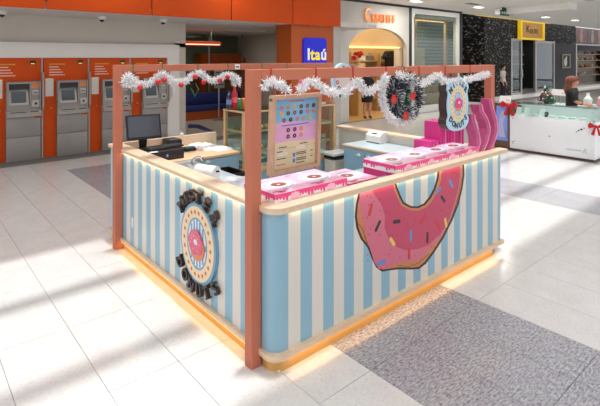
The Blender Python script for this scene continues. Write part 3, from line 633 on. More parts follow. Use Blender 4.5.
for k in range(220):
    h = random.random(); a = random.uniform(0, 6.28); r = .2*(1-h)+.03; z = .9+.05+.38*h
    tr.add([(tx, ty, z), (tx+r*math.cos(a-.12), ty+r*math.sin(a-.12), z-.05), (tx+r*math.cos(a+.12), ty+r*math.sin(a+.12), z-.03)], [(0, 1, 2)])
ob('branches', tr, mat('fir_green', (44, 100, 60), .7, var=.3, scale=20), t); ob('pot', MB().lathe([(.05, 0), (.07, .06)], (tx, ty, .88), 10), jd, t)
for k in range(14):
    h = random.random(); a = random.uniform(2, 4.6); r = .19*(1-h)+.03
    ob('bauble', MB().ball((tx+r*math.cos(a), ty+r*math.sin(a), .94+.38*h), .022, 6, 4), [mat('bauble_red', (206, 30, 44), .3), white][k % 2], t)
# ================================================================ PEOPLE
skin = mat('skin', (206, 150, 124), .55, var=.04, scale=20)
def skinmesh(name, joints, edges, root=0, levels=2):
    me = bpy.data.meshes.new(name); me.from_pydata([j[0] for j in joints], edges, [])
    o = bpy.data.objects.new(name, me); COL.objects.link(o); o.modifiers.new('s', 'SKIN'); sv = me.skin_vertices[0].data
    for i, j in enumerate(joints): sv[i].radius = j[1] if isinstance(j[1], tuple) else (j[1], j[1]); sv[i].use_root = i == root
    sub = o.modifiers.new('d', 'SUBSURF'); sub.levels = levels
    r = bpy.data.meshes.new_from_object(o.evaluated_get(bpy.context.evaluated_depsgraph_get()))
    bpy.data.objects.remove(o); r.shade_smooth(); return r
def person(name, label, loc, face, hgt, top, bottom, hair, hairlen, arms, topz=(.52, .84), botz=(.0, .54), shoes=(30, 28, 28), sleeve=.12):
    """local: facing -y, unit height 1; arms: (elbow, hand) per side in local coordinates"""
    J = [((0, 0, .53), (.085, .06)), ((0, .005, .62), (.075, .055)), ((0, 0, .74), (.095, .062)), ((0, 0, .81), (.07, .05)), ((0, -.003, .855), .034), ((0, -.012, .90), (.043, .05)), ((0, -.012, .955), (.048, .055)), ((0, -.008, .985), (.03, .035))]
    E_ = [(0, 1), (1, 2), (2, 3), (3, 4), (4, 5), (5, 6), (6, 7)]
    for sg_ in (-1, 1):
        k = len(J); J += [((.055*sg_, 0, .48), .055), ((.058*sg_, -.005, .28), .036), ((.06*sg_, .01, .15), .032), ((.06*sg_, .012, .04), .021), ((.063*sg_, -.06, .015), (.024, .014))]
        E_ += [(0, k), (k, k+1), (k+1, k+2), (k+2, k+3), (k+3, k+4)]
        k = len(J); eb, hd = arms[(sg_+1)//2]
        J += [((.105*sg_, 0, .79), .036), (eb, .026), (hd, .018)]
        dirv = (Vector(hd)-Vector(eb)).normalized(); H_ = Vector(hd)
        J += [(tuple(H_+dirv*.035), (.022, .012))]; E_ += [(3, k), (k, k+1), (k+1, k+2), (k+2, k+3)]
        sidev = dirv.cross(Vector((0, 1, 0.2))).normalized(); q = k+3
        for f_ in range(4):
            base = H_+dirv*.04+sidev*(.011*(f_-1.5)); tip = base+dirv*(.036+.008*(1.5-abs(f_-1.5)))+Vector((0, -.008, 0)); mid = (base+tip)/2+Vector((0, .003, 0))
            J += [(tuple(base), .0052), (tuple(mid), .005), (tuple(tip), .0042)]; n_ = len(J); E_ += [(q, n_-3), (n_-3, n_-2), (n_-2, n_-1)]
        th = H_+dirv*.012; J += [(tuple(th-sidev*.02*sg_), .0062), (tuple(th-sidev*.032*sg_+dirv*.022), .005)]; n_ = len(J); E_ += [(k+2, n_-2), (n_-2, n_-1)]
    J.append(((0, -.072, .925), .009)); E_.append((5, len(J)-1))
    me = skinmesh('body', J, E_)
    t = thing(name, label, 'person', loc); t.rotation_euler = (0, 0, face); t.scale = (hgt,)*3
    body = ob('body', me, skin, t, local=True)
    def garment(nm, test, off, mt):
        b = bmesh.new(); b.from_mesh(me); b.normal_update()
        bmesh.ops.delete(b, geom=[f for f in b.faces if not test(f.calc_center_median())], context='FACES')
        seen, best = set(), []
        for v0 in b.verts:
            if v0 in seen: continue
            st_, comp = [v0], []; seen.add(v0)
            while st_:
                v = st_.pop(); comp.append(v)
                for e_ in v.link_edges:
                    o_ = e_.other_vert(v)
                    if o_ not in seen: seen.add(o_); st_.append(o_)
            if len(comp) > len(best): best = comp
        if nm != 'shoes': bmesh.ops.delete(b, geom=list(set(b.verts)-set(best)), context='VERTS')
        b.normal_update()
        for v in b.verts: v.co += v.normal*off
        mm = bpy.data.meshes.new(nm); b.to_mesh(mm); b.free(); mm.shade_smooth(); return ob(nm, mm, mt, t, local=True)
    tm = mat(name+'_top_%d%d%d' % top, top, .8, var=.05, scale=30); bm_ = mat('bottom_%d%d%d' % bottom, bottom, .8, var=.06, scale=30)
    def up(c):
        if topz[0] < c.z < topz[1] and abs(c.x) < .125 and c.y > -.085: return True
        for eb, hd in arms:
            s0 = Vector((.105*(1 if eb[0] > 0 else -1), 0, .79)); e_ = Vector(eb)
            if c.x*eb[0] > 0 and abs(c.x) > .09:
                d_ = (c-s0).dot((e_-s0).normalized())
                if -.05 < d_ < sleeve and (c-s0-(e_-s0).normalized()*d_).length < .06: return True
        return False
    garment('top', up, .007, tm)
    if botz[0] < .2: garment('trousers', lambda c: botz[0] < c.z < botz[1] and abs(c.x) < .1, .009, bm_)
    else:
        sk = MB().lathe([(.118, .33), (.124, .42), (.115, .5), (.092, .575), (.085, .6)], (0, 0, 0), 20); sk.v = [(x_, y_*.78, z_) for x_, y_, z_ in sk.v]; ob('skirt', sk, bm_, t, local=True)
    for sg_ in (-1, 1): garment('shoe', lambda c: c.z < .045 and c.x*sg_ > 0, .005, mat('shoe_%d' % shoes[0], shoes, .5))
    hm = mat('hair_%d' % hair[0], hair, .6, var=.25, scale=25, stretch=(6, 6, 1))
    hb = MB()
    R_ = 14; ring_ = []
    prof = [(.0, 1.005), (.03, 1.002), (.05, .985), (.062, .955), (.062, .92)]+([(.058, .88), (.066, .84), (.06, .79), (.045, .73), (.012, .70)] if hairlen > .1 else [(.05, .89)])
    for r, z in prof:
        for k in range(R_):
            a = math.pi*(.06+.88*k/(R_-1)) if z < .95 else math.pi*(-.28+1.56*k/(R_-1))
            ring_.append((r*math.cos(a)*1.0, -.006+(.012 if z < .86 else 0)+r*math.sin(a)*1.12, z))
    hb.add(ring_, [[i*R_+k, (i+1)*R_+k, (i+1)*R_+k+1, i*R_+k+1] for i in range(len(prof)-1) for k in range(R_-1)])
    h_ = ob('hair', hb, hm, t, local=True); so = h_.modifiers.new('thick', 'SOLIDIFY'); so.thickness = .012; so.offset = 0
    for sg_ in (-1, 1):
        ob('eye', MB().ball((.019*sg_, -.059, .935), (.007, .005, .004), 8, 5), mat('eye_dark', (30, 22, 20), .3), t, local=True)
    ob('mouth', MB().ball((0, -.058, .893), (.014, .006, .004), 8, 5), mat('lips', (170, 70, 72), .5), t, local=True)
    return t
rel = (((-.14, .0, .63), (-.13, -.04, .5)), ((.14, .0, .63), (.13, -.04, .5)))
# seller: faces right in the picture
p = onX(572, 78, 9.85)
sl = person('person', 'woman with long brown hair in black top behind the jewellery island', (9.85, p.y, 0), math.radians(26), 1.62, (26, 26, 30), (32, 32, 38), (120, 66, 40), .3, (((-.14, -.02, .66), (-.07, -.13, .62)), ((.14, -.02, .66), (.06, -.13, .62))))
sl.scale = (2.0, 2.0, 1.62)
p = onZ(377, 119.5, 0)
person('person', 'person in black skirt with bare legs at the boutique entrance', (p.x, 8.05, 0), math.radians(-20), 1.66, (26, 24, 26), (20, 20, 22), (40, 28, 24), .3, rel, botz=(.33, .56), shoes=(40, 40, 46))
p = onZ(503, 101, 0)
person('person', 'person in white shirt and dark trousers standing by the black stone wall', (p.x, p.y, 0), math.radians(10), 1.70, (214, 212, 210), (30, 30, 36), (24, 20, 20), 0, rel)
# ================================================================ DONUT KIOSK
def smooth_path(P_, step=.012):
    out = []
    for i in range(len(P_)-1):
        a, b_, c_, d_ = (Vector(P_[max(0, i-1)]), Vector(P_[i]), Vector(P_[i+1]), Vector(P_[min(len(P_)-1, i+2)])); n = max(2, int((c_-b_).length/step))
        for k in range(n):
            s_ = k/n; out.append(.5*((2*b_)+(-a+c_)*s_+(2*a-5*b_+4*c_-d_)*s_*s_+(-a+3*b_-3*c_+d_)*s_**3))
    out.append(Vector(P_[-1])); return out
SB, SCR = (146, 186, 206), (224, 219, 210)
strR = stripes('stripes_front', 0, .205, .1055, SCR, SB)
strL = stripes('stripes_side', 1, .155, .1035, SB, SCR)
plinthm = mat('plinth_ochre', (214, 164, 92), .5, var=.05, scale=6)
CT, PY, PX = 1.07, -.13, .085
ledm = mat('led_warm', (255, 206, 120), .5, emit=3)
ledo = mat('led_amber', (255, 176, 60), .5, emit=3)
lam = mat('pale_blue_worktop', (196, 212, 220), .15, var=.02)
def corner(x0, y0, r, n=8):     # rounded outer corner at (x0, y0): from left side round to the front
    return [(x0+r-r*math.cos(a), y0+r-r*math.sin(a)) for a in [math.pi/2*k/n for k in range(n+1)]]
t = thing('service_counter', 'long striped front counter of the donut kiosk with the big donut print', 'counter', (1.6, -.1, 0))
FC = t
body = ob('panel', MB().box(.205, PY, .115, 3.11, .07, 1.03), strR, t, smooth=False)
ob('corner_panel', MB().prism([(PX, .07)]+corner(PX, PY, .09)+[(.205, PY), (.205, .07)], .115, 1.03), mat('corner_blue', SB, .35, var=.01), t)
ob('carcass', MB().box(.22, .075, .09, 3.06, .46, .955), white, t, smooth=False)
ob('worktop', MB().bbox(.215, -.05, .96, 3.06, .49, .99, .004), lam, t)
ob('counter_edge', MB().prism([(.065, .06)]+corner(.062, -.157, .1)+[(3.225, -.157), (3.225, -.055), (.205, -.055), (.205, .06)], 1.03, CT), maple, t)
ob('bumper_rail', MB().prism([(.06, .06)]+corner(.055, -.165, .1)+[(3.13, -.165), (3.13, -.128), (.17, -.128), (.1, -.06), (.1, .06)], .083, .12), maple, t)
ob('plinth', MB().prism([(.1, .05)]+corner(.085, -.135, .09)+[(2.93, -.135), (2.93, .05)], 0, .083), plinthm, t)
ob('led_strip', MB().box(.2, -.142, 1.024, 3.09, -.134, 1.03), ledm, t)
ob('led_strip', MB().box(.2, -.158, .079, 2.98, -.150, .083), ledo, t)
ob('floor_bolt', MB().lathe([(.0, 0), (.012, .002), (.012, .008), (.006, .012)], (.1, -.155, .03), 10), steel, t)
area('counter_glow', (1.65, -.146, 1.022), (2.85, .012), 1.3, (1, .86, .62), (0, .15, -1), up='X') if 0 else None
lamp = area('counter_glow', (1.65, -.150, 1.026), (2.85, .01), .9, (1, .84, .58))
lamp2 = area('plinth_glow', (1.6, -.15, .078), (2.8, .02), .9, (1, .62, .2))
# big donut print (flat vinyl layers on the panel)
def dz(pts, c=PY):
    out = []
    for a, b_ in pts:
        v = onY(340+a/3.387, 160+b_/3.387, c); out.append((v.x, min(v.z, 1.024)))
    return out
F0 = FR(0, PY, 0)
outer = [(62, 108), (54, 150), (50, 190), (55, 230), (70, 268), (94, 298), (106, 330), (122, 364), (142, 378), (165, 374), (198, 370), (240, 371), (268, 369), (290, 352), (320, 312), (352, 262), (382, 200), (402, 150), (415, 95), (421, 50), (420, 12), (418, 6)]
inner = [(330, 20), (328, 60), (318, 95), (302, 125), (284, 147), (262, 157), (240, 156), (216, 143), (204, 118), (194, 92), (190, 70)]
dg = ob('donut_graphic', MB().plate(dz(outer+inner), F0, 0, .0012), mat('print_outline', (52, 30, 28), .4), FC)
dough = [(70, 108), (60, 150), (57, 190), (62, 228), (76, 264), (99, 294), (112, 328), (127, 360), (143, 371), (165, 368), (198, 363), (240, 364), (265, 362), (285, 346), (314, 308), (346, 258), (376, 197), (396, 147), (409, 95), (415, 50), (414, 12), (412, 8)]
dinner = [(336, 19), (334, 62), (323, 99), (307, 130), (288, 152), (264, 163), (238, 162), (212, 148), (199, 122), (188, 95), (184, 72)]
ob('dough', MB().plate(dz(dough+dinner), F0, .0012, .002), mat('print_dough', (206, 134, 88), .4), dg)
icel = [(66, 108), (64, 140), (72, 185), (86, 245), (101, 300), (115, 345), (130, 368), (150, 370), (180, 356), (210, 344), (245, 343), (275, 334), (303, 300), (338, 264), (362, 222), (386, 160), (402, 100), (408, 50), (407, 10)]
iinner = [(344, 17), (342, 66), (330, 103), (312, 137), (292, 160), (264, 171), (236, 170), (206, 154), (193, 127), (181, 98), (178, 74)]
ob('icing', MB().plate(dz(icel+iinner), F0, .002, .0028), mat('print_icing_light', (214, 112, 136), .35), dg)
iced = [(108, 96), (118, 120), (140, 150), (152, 190), (150, 228), (166, 270), (190, 294), (220, 305), (260, 302), (300, 288), (342, 246), (370, 196), (388, 140), (402, 85), (406, 40), (405, 11)]
ob('icing_shade', MB().plate(dz(iced+iinner), F0, .0028, .0034), mat('print_icing_deep', (200, 70, 104), .35), dg)
for a, b_ in (([(62, 210), (80, 240), (95, 275), (88, 276), (72, 250)]), ([(215, 362), (260, 348), (285, 335), (262, 354)])) if 0 else []: pass
SPR = [(102, 168, 70, 'red'), (127, 223, 50, 'dark'), (191, 208, -8, 'dark'), (176, 276, -50, 'yellow'), (239, 256, 90, 'blue'), (295, 262, 88, 'dark'), (233, 317, 90, 'red'), (140, 346, 2, 'blue'), (357, 212, -75, 'yellow'), (332, 224, -60, 'red'), (280, 200, 40, 'red'), (331, 104, 25, 'blue'), (348, 132, -45, 'dark'), (375, 80, -50, 'blue'), (387, 44, -15, 'red'), (150, 90, 15, 'yellow')]
spc = {'red': (206, 60, 52), 'dark': (58, 40, 48), 'yellow': (240, 206, 92), 'blue': (84, 150, 206)}
for a, b_, an, cn in SPR:
    v = onY(340+a/3.387, 160+b_/3.387, PY); L_ = .05; r = .0155; an = math.radians(an)
    pl = [(v.x+math.cos(an)*x-math.sin(an)*y, v.z+math.sin(an)*x+math.cos(an)*y) for x, y in rrect(-L_, -r, L_, r, r*.95, 3)]
    if max(q[1] for q in pl) < 1.03: ob('sprinkle', MB().plate(pl, F0, .0034, .0042), mat('print_'+cn, spc[cn], .4), dg)
sp = MB()
for k in range(60):
    a, b_ = random.uniform(80, 380), random.uniform(120, 340)
    if (a < 190 or a > 330 or b_ > 180) and b_ < 340-(max(0, a-280)*1.1): v = onY(340+a/3.387, 160+b_/3.387, PY); sp.plate(ell(v.x, v.z, .006, .006, 6), F0, .0034, .0038)
ob('icing_speckles', sp, mat('print_speck', (150, 40, 72), .4), dg)
for L_ in ([(60, 215), (75, 232), (92, 285)], [(196, 356), (228, 362), (262, 350), (300, 318)], [(196, 100), (206, 135), (230, 155)], [(380, 190), (398, 130), (412, 60)]):
    ob('contour_line', MB().tube([F0[0]+Vector((q[0], -.0022, q[1])) for q in dz(L_)], .0022, 4), MATS['print_outline'], dg)
# ---- side counter (left)
t = thing('side_counter', 'striped left side counter of the donut kiosk bearing the round emblem', 'counter', (.13, 1.5, 0)); LC = t
ob('panel', MB().box(PX, .1, .115, .14, 2.9, 1.03), strL, t, smooth=False)
ob('end_panel', MB().box(PX+.002, 2.9, .0, .3, 2.92, 1.03), white, t, smooth=False)
ob('counter_edge', MB().bbox(.062, .07, 1.03, .212, 2.95, CT, .008), maple, t)
ob('bumper_rail', MB().bbox(.052, .09, .083, .09, 2.94, .12, .008), maple, t)
ob('plinth', MB().box(.09, .1, 0, .14, 2.9, .083), plinthm, t)
ob('inner_carcass', MB().box(.145, .5, .09, .62, 2.08, .915), white, t, smooth=False)
ob('inner_worktop', MB().bbox(.142, .495, .918, .66, 2.085, .945, .004), lam, t)
ob('led_strip', MB().box(.074, .2, 1.024, .082, 2.5, 1.03), ledm, t); ob('led_strip', MB().box(.058, .15, .079, .066, 2.5, .083), ledo, t)
ob('power_socket', MB().bbox(.077, 2.245, .3, .085, 2.275, .40, .003), white, t)
area('side_glow', (.068, 1.45, 1.026), (.01, 2.6), .8, (1, .84, .58)); area('side_plinth_glow', (.068, 1.45, .078), (.02, 2.6), .9, (1, .62, .2))
# ---- emblem on the side counter
brown = mat('emblem_brown', (62, 46, 42), .45, var=.06); ringc = mat('emblem_cream', (240, 216, 176), .4); ringb = mat('emblem_blue', (116, 164, 196), .4)
pinkd = mat('emblem_pink', (226, 100, 130), .35); starm = mat('emblem_star', (214, 92, 74), .4); doughm = mat('emblem_dough', (224, 140, 90), .4); pale = mat('emblem_pale', (226, 232, 240), .4)
LET = [('M', 182.6, 206.0), ('I', 187.4, 200.0), ('S', 192.0, 197.9), ('T', 198.6, 199.6), ('E', 206.4, 207.2), ('R', 213.9, 219.8),
       ('D', 180.9, 261.0), ('O', 185.8, 273.2), ('N', 191.8, 282.6), ('U', 199.4, 289.2), ('T', 206.8, 291.2), ('S', 215.0, 287.6)]
def star(cx, cy, r): return [(cx+(r if k % 2 == 0 else r*.45)*math.cos(math.pi/2+k*math.pi/5), cy+(r if k % 2 == 0 else r*.45)*math.sin(math.pi/2+k*math.pi/5)) for k in range(10)]
def slab(ch, size, ext):
    """a bold letter with slab serifs as one mesh, centred on the origin"""
    k = ('slab', ch, size, ext)
    if k in TXT: return TXT[k]
    me = text(ch, size, ext, size*.022); q = MB(); q.v = [tuple(v.co) for v in me.vertices]; q.f = [list(p.vertices) for p in me.polygons]; q.mi = [0]*len(q.f)
    xs_ = [v[0] for v in q.v]; ys_ = [v[1] for v in q.v]; a, b_, c_, d_ = min(xs_), max(xs_), min(ys_), max(ys_); H_ = d_-c_; th = .15*H_
    def bar(x, top, w_): q.box(x-w_, (d_-th) if top else c_, -ext, x+w_, d_ if top else c_+th, ext)
    s_ = .11*H_; w_ = .2*H_
    if ch == 'I': bar((a+b_)/2, 1, .26*H_); bar((a+b_)/2, 0, .26*H_)
    elif ch in 'MN':
        for x in (a+s_, b_-s_): bar(x, 0, w_) if not (ch == 'N' and x > 0) else None; bar(x, 1, w_) if not (ch == 'M') else None
        if ch == 'M': bar(a, 1, w_*.7); bar(b_, 1, w_*.7)
    elif ch == 'T':
        bar((a+b_)/2, 0, .25*H_)
        for x in (a, b_-.0): q.box(x-.05*H_, d_-.3*H_, -ext, x+.05*H_, d_, ext)
    elif ch == 'R': bar(a+s_*.6, 0, w_); bar(a, 1, w_*.5); bar(b_-s_*.4, 0, w_*.8)
    elif ch in 'DE': bar(a, 0, w_*.6); bar(a, 1, w_*.6)
    elif ch == 'U': bar(a+s_, 1, w_); bar(b_-s_, 1, w_)
    TXT[k] = q.mesh('letter'); return TXT[k]
def emblem(t, F, s, dp, letter_m, ext, lr=(1.17, 1.15), lsize=.155):
    """round donut badge in the plane F, s = scale, dp = thickness"""
    e = lambda rx, ry, n=40: ell(0, 0, rx*s, ry*s, n)
    d = ob('disc', MB().plate(e(.287, .32), F, 0, dp), ringb, t)
    ob('cream_ring', MB().ring(e(.262, .295), e(.165, .205), F, dp, dp+.003*s), ringc, d)
    ob('blue_line', MB().ring(e(.165, .205), e(.15, .19), F, dp, dp+.004*s), ringb, d)
    ob('stripe_field', MB().plate(e(.15, .19), F, dp, dp+.002*s), pale, d)
    st = MB()
    for k in range(-3, 4):
        x = .046*k; h = .19*math.sqrt(max(0, 1-((abs(x)+.011)/.15)**2)); st.rect(F, (x-.011)*s, -h*s, (x+.011)*s, h*s, dp+.002*s, dp+.003*s)
    ob('stripes', st, ringb, d)
    for k in range(22):
        a = 2*math.pi*k/22; ob('star', MB().plate(star(.213*s*math.cos(a), .25*s*math.sin(a), .02*s), F, dp+.003*s, dp+.005*s), starm, d)
    dn = ob('donut', MB().plate(ell(.01*s, -.022*s, .118*s, .105*s, 28), F, dp+.003*s, dp+.014*s), doughm, d)
    ic = [((.112+.006*math.sin(7*a))*s*math.cos(a), (.012+(.098+.008*math.sin(6*a))*math.sin(a))*s) for a in [2*math.pi*k/36 for k in range(36)]]
    ob('donut_icing', MB().plate(ic, F, dp+.012*s, dp+.02*s), pinkd, d)
    ob('donut_hole', MB().plate(ell(.01*s, .02*s, .03*s, .022*s, 12), F, dp+.02*s, dp+.022*s), pale, d)
    for k in range(12):
        a = k*2.4; r = .06+.03*(k % 3)/2; ob('sprinkle', MB().plate(ell(r*s*math.cos(a), (.012+r*.85*math.sin(a))*s, .007*s, .004*s, 6), F, dp+.02*s, dp+.022*s), [pale, ringc, starm][k % 3], d)
    O_ = F[0]
    for ch, px, py in LET:
        v = onX(px, py, .055); u_, w_ = (O_.y-v.y)*1.03, (v.z-O_.z)*1.04; a = math.atan2(w_/.335, u_/.30)
        ta = math.atan2(-.335*math.cos(a), .30*math.sin(a)) if w_ > 0 else math.atan2(.335*math.cos(a), -.30*math.sin(a))
        put('letter', slab(ch, lsize*s, ext), letter_m, fmat(F) @ Matrix.Translation((u_, w_, .012+ext)) @ Matrix.Rotation(ta, 4, 'Z') @ Matrix.Diagonal((.92, 1, 1, 1)), t)
    return d
t = thing('emblem_sign', 'oval raised emblem with dark letters and a pink donut on the side counter', 'sign', (.085, .835, .12))
emblem(t, FL(PX, .835, .567), 1.0, .03, brown, .016, lsize=.138)
# ---- frames
def portal(x0, x1, y, lb):
    t = thing('portal_frame', lb, 'frame', (x0, y, 0), 'terracotta portal frames of the kiosk')
    for x in (x0, x1): ob('post', MB().bbox(x, y, 0, x+.08, y+.08, 1.97, .003, 1), terra, t)
    ob('beam', MB().bbox(x0+.08, y, 1.893, x1, y+.08, 1.97, .003, 1), terra, t)
    return t
portal(0, 3.165, 0, 'front terracotta post and beam frame standing at the counter corner')
portal(0, 3.165, 2.53, 'rear terracotta post and beam frame behind the monitor')
# ---- end wall, right
t = thing('end_wall', 'low cream end wall with wooden cap behind the white label printer', 'counter', (3.1, 1.2, 0))
ob('panel', MB().box(3.07, .1, .0, 3.155, 2.24, 1.03), mat('endwall_cream', (226, 222, 214), .5, var=.02), t, smooth=False)
ob('cap', MB().bbox(3.03, .09, 1.03, 3.19, 2.26, CT, .006), maple, t)
# ---- cabinet against it
knobm = mat('knob_white', (240, 238, 232), .3)
def knob(F, parent):
    ob('knob', MB().plate(ell(0, 0, .028, .03, 12, 0, math.pi), F, 0, .02), knobm, parent)
t = thing('storage_cabinet', 'pale blue cabinet with two doors and white half-moon knobs under glass top', 'cabinet', (2.8, 1.1, 0))
ob('body', MB().box(2.57, .5, .06, 3.06, 1.65, .92), blue, t, smooth=False); ob('plinth', MB().box(2.62, .52, 0, 3.04, 1.62, .06), black, t)
ob('top', MB().bbox(2.545, .495, .92, 3.068, 1.67, .945, .003), maple2, t); ob('top_laminate', MB().box(2.552, .497, .9451, 3.066, 1.662, .95), lam, t.children[-1])
for y0, y1, ky in ((1.295, 1.63, 1.376), (.96, 1.288, 1.22), (.625, .953, .7)):
    dd = ob('door', MB().bbox(2.55, y0, .08, 2.57, y1, .915, .002, 1), blue, t); knob(FL(2.55, ky, .84), dd)
# ---- rear counter
t = thing('rear_counter', 'pale blue rear counter with wooden top under the cash drawer', 'counter', (.75, 2.5, 0))
ob('body', MB().box(.31, 2.13, .06, 1.29, 2.86, .92), blue, t, smooth=False); ob('plinth', MB().box(.33, 2.17, 0, 1.27, 2.84, .06), black, t)
ob('worktop', MB().bbox(.215, 2.10, .92, 1.3, 2.88, .95, .004), maple2, t)
ob('upstand', MB().bbox(.22, 2.885, .0, 1.44, 2.93, CT, .005), maple, t)
for x0, x1, kx in ((.32, .455, None), (.46, .79, .51), (.796, 1.285, .87)):
    dd = ob('door', MB().bbox(x0, 2.11, .08, x1, 2.13, .912, .002, 1), blue, t)
    if kx: knob(FR(kx, 2.11, .875), dd)
# ---- glass display case
wdm = mat('case_wood', (216, 176, 128), .45, var=.08, scale=6, stretch=(6, 6, 1))
X0, X1, Y0, Y1, ZB, ZT = 1.31, 2.82, 2.05, 2.50, .74, 1.395
t = thing('display_case', 'wooden framed glass display case with tiered shelves at the kiosk rear', 'display case', (2.05, 2.3, 0)); DC = t
ob('base', MB().box(X0, Y0+.02, 0, X1, Y1, ZB-.06), blue, t, smooth=False)
ob('base_rim', MB().bbox(X0-.005, Y0, ZB-.06, X1+.005, Y1+.01, ZB, .004), wdm, t)
for x in (X0, X1-.04):
    for y in (Y0, Y1-.04): ob('corner_post', MB().box(x, y, ZB, x+.04, y+.04, ZT), wdm, t)
ob('top_rim', MB().ring([(X0-.005, Y0-.005), (X1+.005, Y0-.005), (X1+.005, Y1+.005), (X0-.005, Y1+.005)], [(X0+.03, Y0+.03), (X1-.03, Y0+.03), (X1-.03, Y1-.03), (X0+.03, Y1-.03)], FT(0, 0, ZT), 0, .02), wdm, t)
ob('glass_top', MB().box(X0, Y0, ZT+.02, X1, Y1, ZT+.028), glass('case_glass_top', (205, 225, 220), .9), t)
for (a, b_, c_, d_) in ((X0+.04, Y0+.012, X1-.04, Y0+.018), (X0+.04, Y1-.018, X1-.04, Y1-.012), (X0+.012, Y0+.04, X0+.018, Y1-.04), (X1-.018, Y0+.04, X1-.012, Y1-.04)): ob('glass_pane', MB().box(a, b_, ZB, c_, d_, ZT), clear, t)
for z in (.92, 1.16):
    s_ = ob('shelf', MB().box(X0+.02, Y0+.05, z, X1-.02, Y1-.05, z+.012), clear, t)
    ob('shelf_edge', MB().box(X0+.04, Y0+.03, z-.01, X1-.04, Y0+.05, z+.015), wdm, s_); ob('shelf_edge', MB().box(X0+.02, Y0+.03, z-.01, X0+.04, Y1-.04, z+.015), wdm, s_); ob('shelf_edge', MB().box(X1-.04, Y0+.03, z-.01, X1-.02, Y1-.04, z+.015), wdm, s_)
ob('floor_board', MB().box(X0+.03, Y0+.03, ZB, X1-.03, Y1-.03, ZB+.02), white, t)
glz = [(226, 90, 130), (120, 74, 50), (236, 214, 170), (200, 130, 80), (60, 40, 34), (240, 236, 226)]
def torus(mb, c, R, r, n=14, m=7, squash=1):
    vs = [(c[0]+(R+r*math.cos(2*math.pi*j/m))*math.cos(2*math.pi*i/n), c[1]+(R+r*math.cos(2*math.pi*j/m))*math.sin(2*math.pi*i/n), c[2]+squash*r*math.sin(2*math.pi*j/m)) for i in range(n) for j in range(m)]
    mb.add(vs, [[i*m+j, ((i+1) % n)*m+j, ((i+1) % n)*m+(j+1) % m, i*m+(j+1) % m] for i in range(n) for j in range(m)])
    return mb
for k, (x, z) in enumerate([(1.42+.11*i, .932) for i in range(3)]+[(2.35+.11*i, .932) for i in range(3)]+[(1.42+.11*i, 1.172) for i in range(4)]):
    nm = ('pink glazed', 'chocolate', 'vanilla', 'caramel', 'dark chocolate', 'white glazed')[k % 6]
    side = ('lower shelf, left end' if k < 3 else 'lower shelf, right end' if k < 6 else 'upper shelf'); od = ('first', 'second', 'third', 'fourth')[(k % 3) if k < 6 else k-6]
    t = thing('donut', f'{nm} donut, {od} from the left on the display case {side}', 'donut', (x, 2.2, z), 'donuts in the display case')
    ob('ring', torus(MB(), (x, 2.2, z+.02), .032, .02), doughm, t); ob('glaze', torus(MB(), (x, 2.2, z+.027), .032, .0185), mat('glaze_%d' % (k % 6), glz[k % 6], .3), t)
t = thing('serving_tray', 'clear plastic serving tray on the display case floor', 'tray', (1.6, 2.25, ZB+.02)); ob('tray', MB().ring(rrect(1.40, 2.12, 1.82, 2.40, .03), rrect(1.42, 2.14, 1.80, 2.38, .03), FT(0, 0, ZB+.02), 0, .05), glass('tray_plastic', (226, 230, 232), 1.5), t); ob('liner', MB().box(1.43, 2.15, ZB+.021, 1.79, 2.37, ZB+.035), paper, t)
# bottles on the case
def bottle(px, lb, r, h, col, capc, tr=False):
    p = onZ(px, 110, ZT+.03); x = p.x; y = 2.3; v = onY(px, 100, y); x = v.x; z = ZT+.028
    t = thing('drink_bottle' if h > .15 else 'drink_can', lb, 'bottle' if h > .15 else 'can', (x, y, z))
    m_ = glass('bottle_clear', (214, 226, 236), 1.5) if tr else mat('drink_%d%d' % col[:2], col, .3)
    if h > .15:
        ob('body', MB().lathe([(r*.9, 0), (r, .01), (r, h*.7), (r*.45, h*.88), (r*.4, h*.94)], (x, y, z), 14), m_, t); ob('cap', MB().lathe([(r*.45, h*.94), (r*.45, h), (r*.3, h+.002)], (x, y, z), 12), mat('cap_%d%d' % capc[:2], capc, .4), t)
        ob('label_band', MB().lathe([(r*1.02, h*.3), (r*1.02, h*.55)], (x, y, z), 14), mat('band_%d%d' % capc[:2], tuple(min(255, c_+60) for c_ in capc), .4), t)
    else:
        ob('body', MB().lathe([(r*.8, 0), (r, .012), (r, h*.9), (r*.82, h)], (x, y, z), 14), m_, t); ob('lid', MB().lathe([(r*.78, h), (r*.7, h+.003)], (x, y, z), 12), steel, t)
bottle(229, 'clear water bottle standing on the glass display case', .033, .22, (220, 230, 240), (60, 70, 120), True)
bottle(234.5, 'tall red soda bottle standing on the glass display case', .037, .27, (176, 20, 30), (190, 30, 36))
bottle(239, 'green drink can on the glass display case', .033, .125, (30, 140, 90), (0, 0, 0))
bottle(243.5, 'orange drink can half hidden by the front kiosk post', .033, .125, (230, 110, 30), (0, 0, 0))
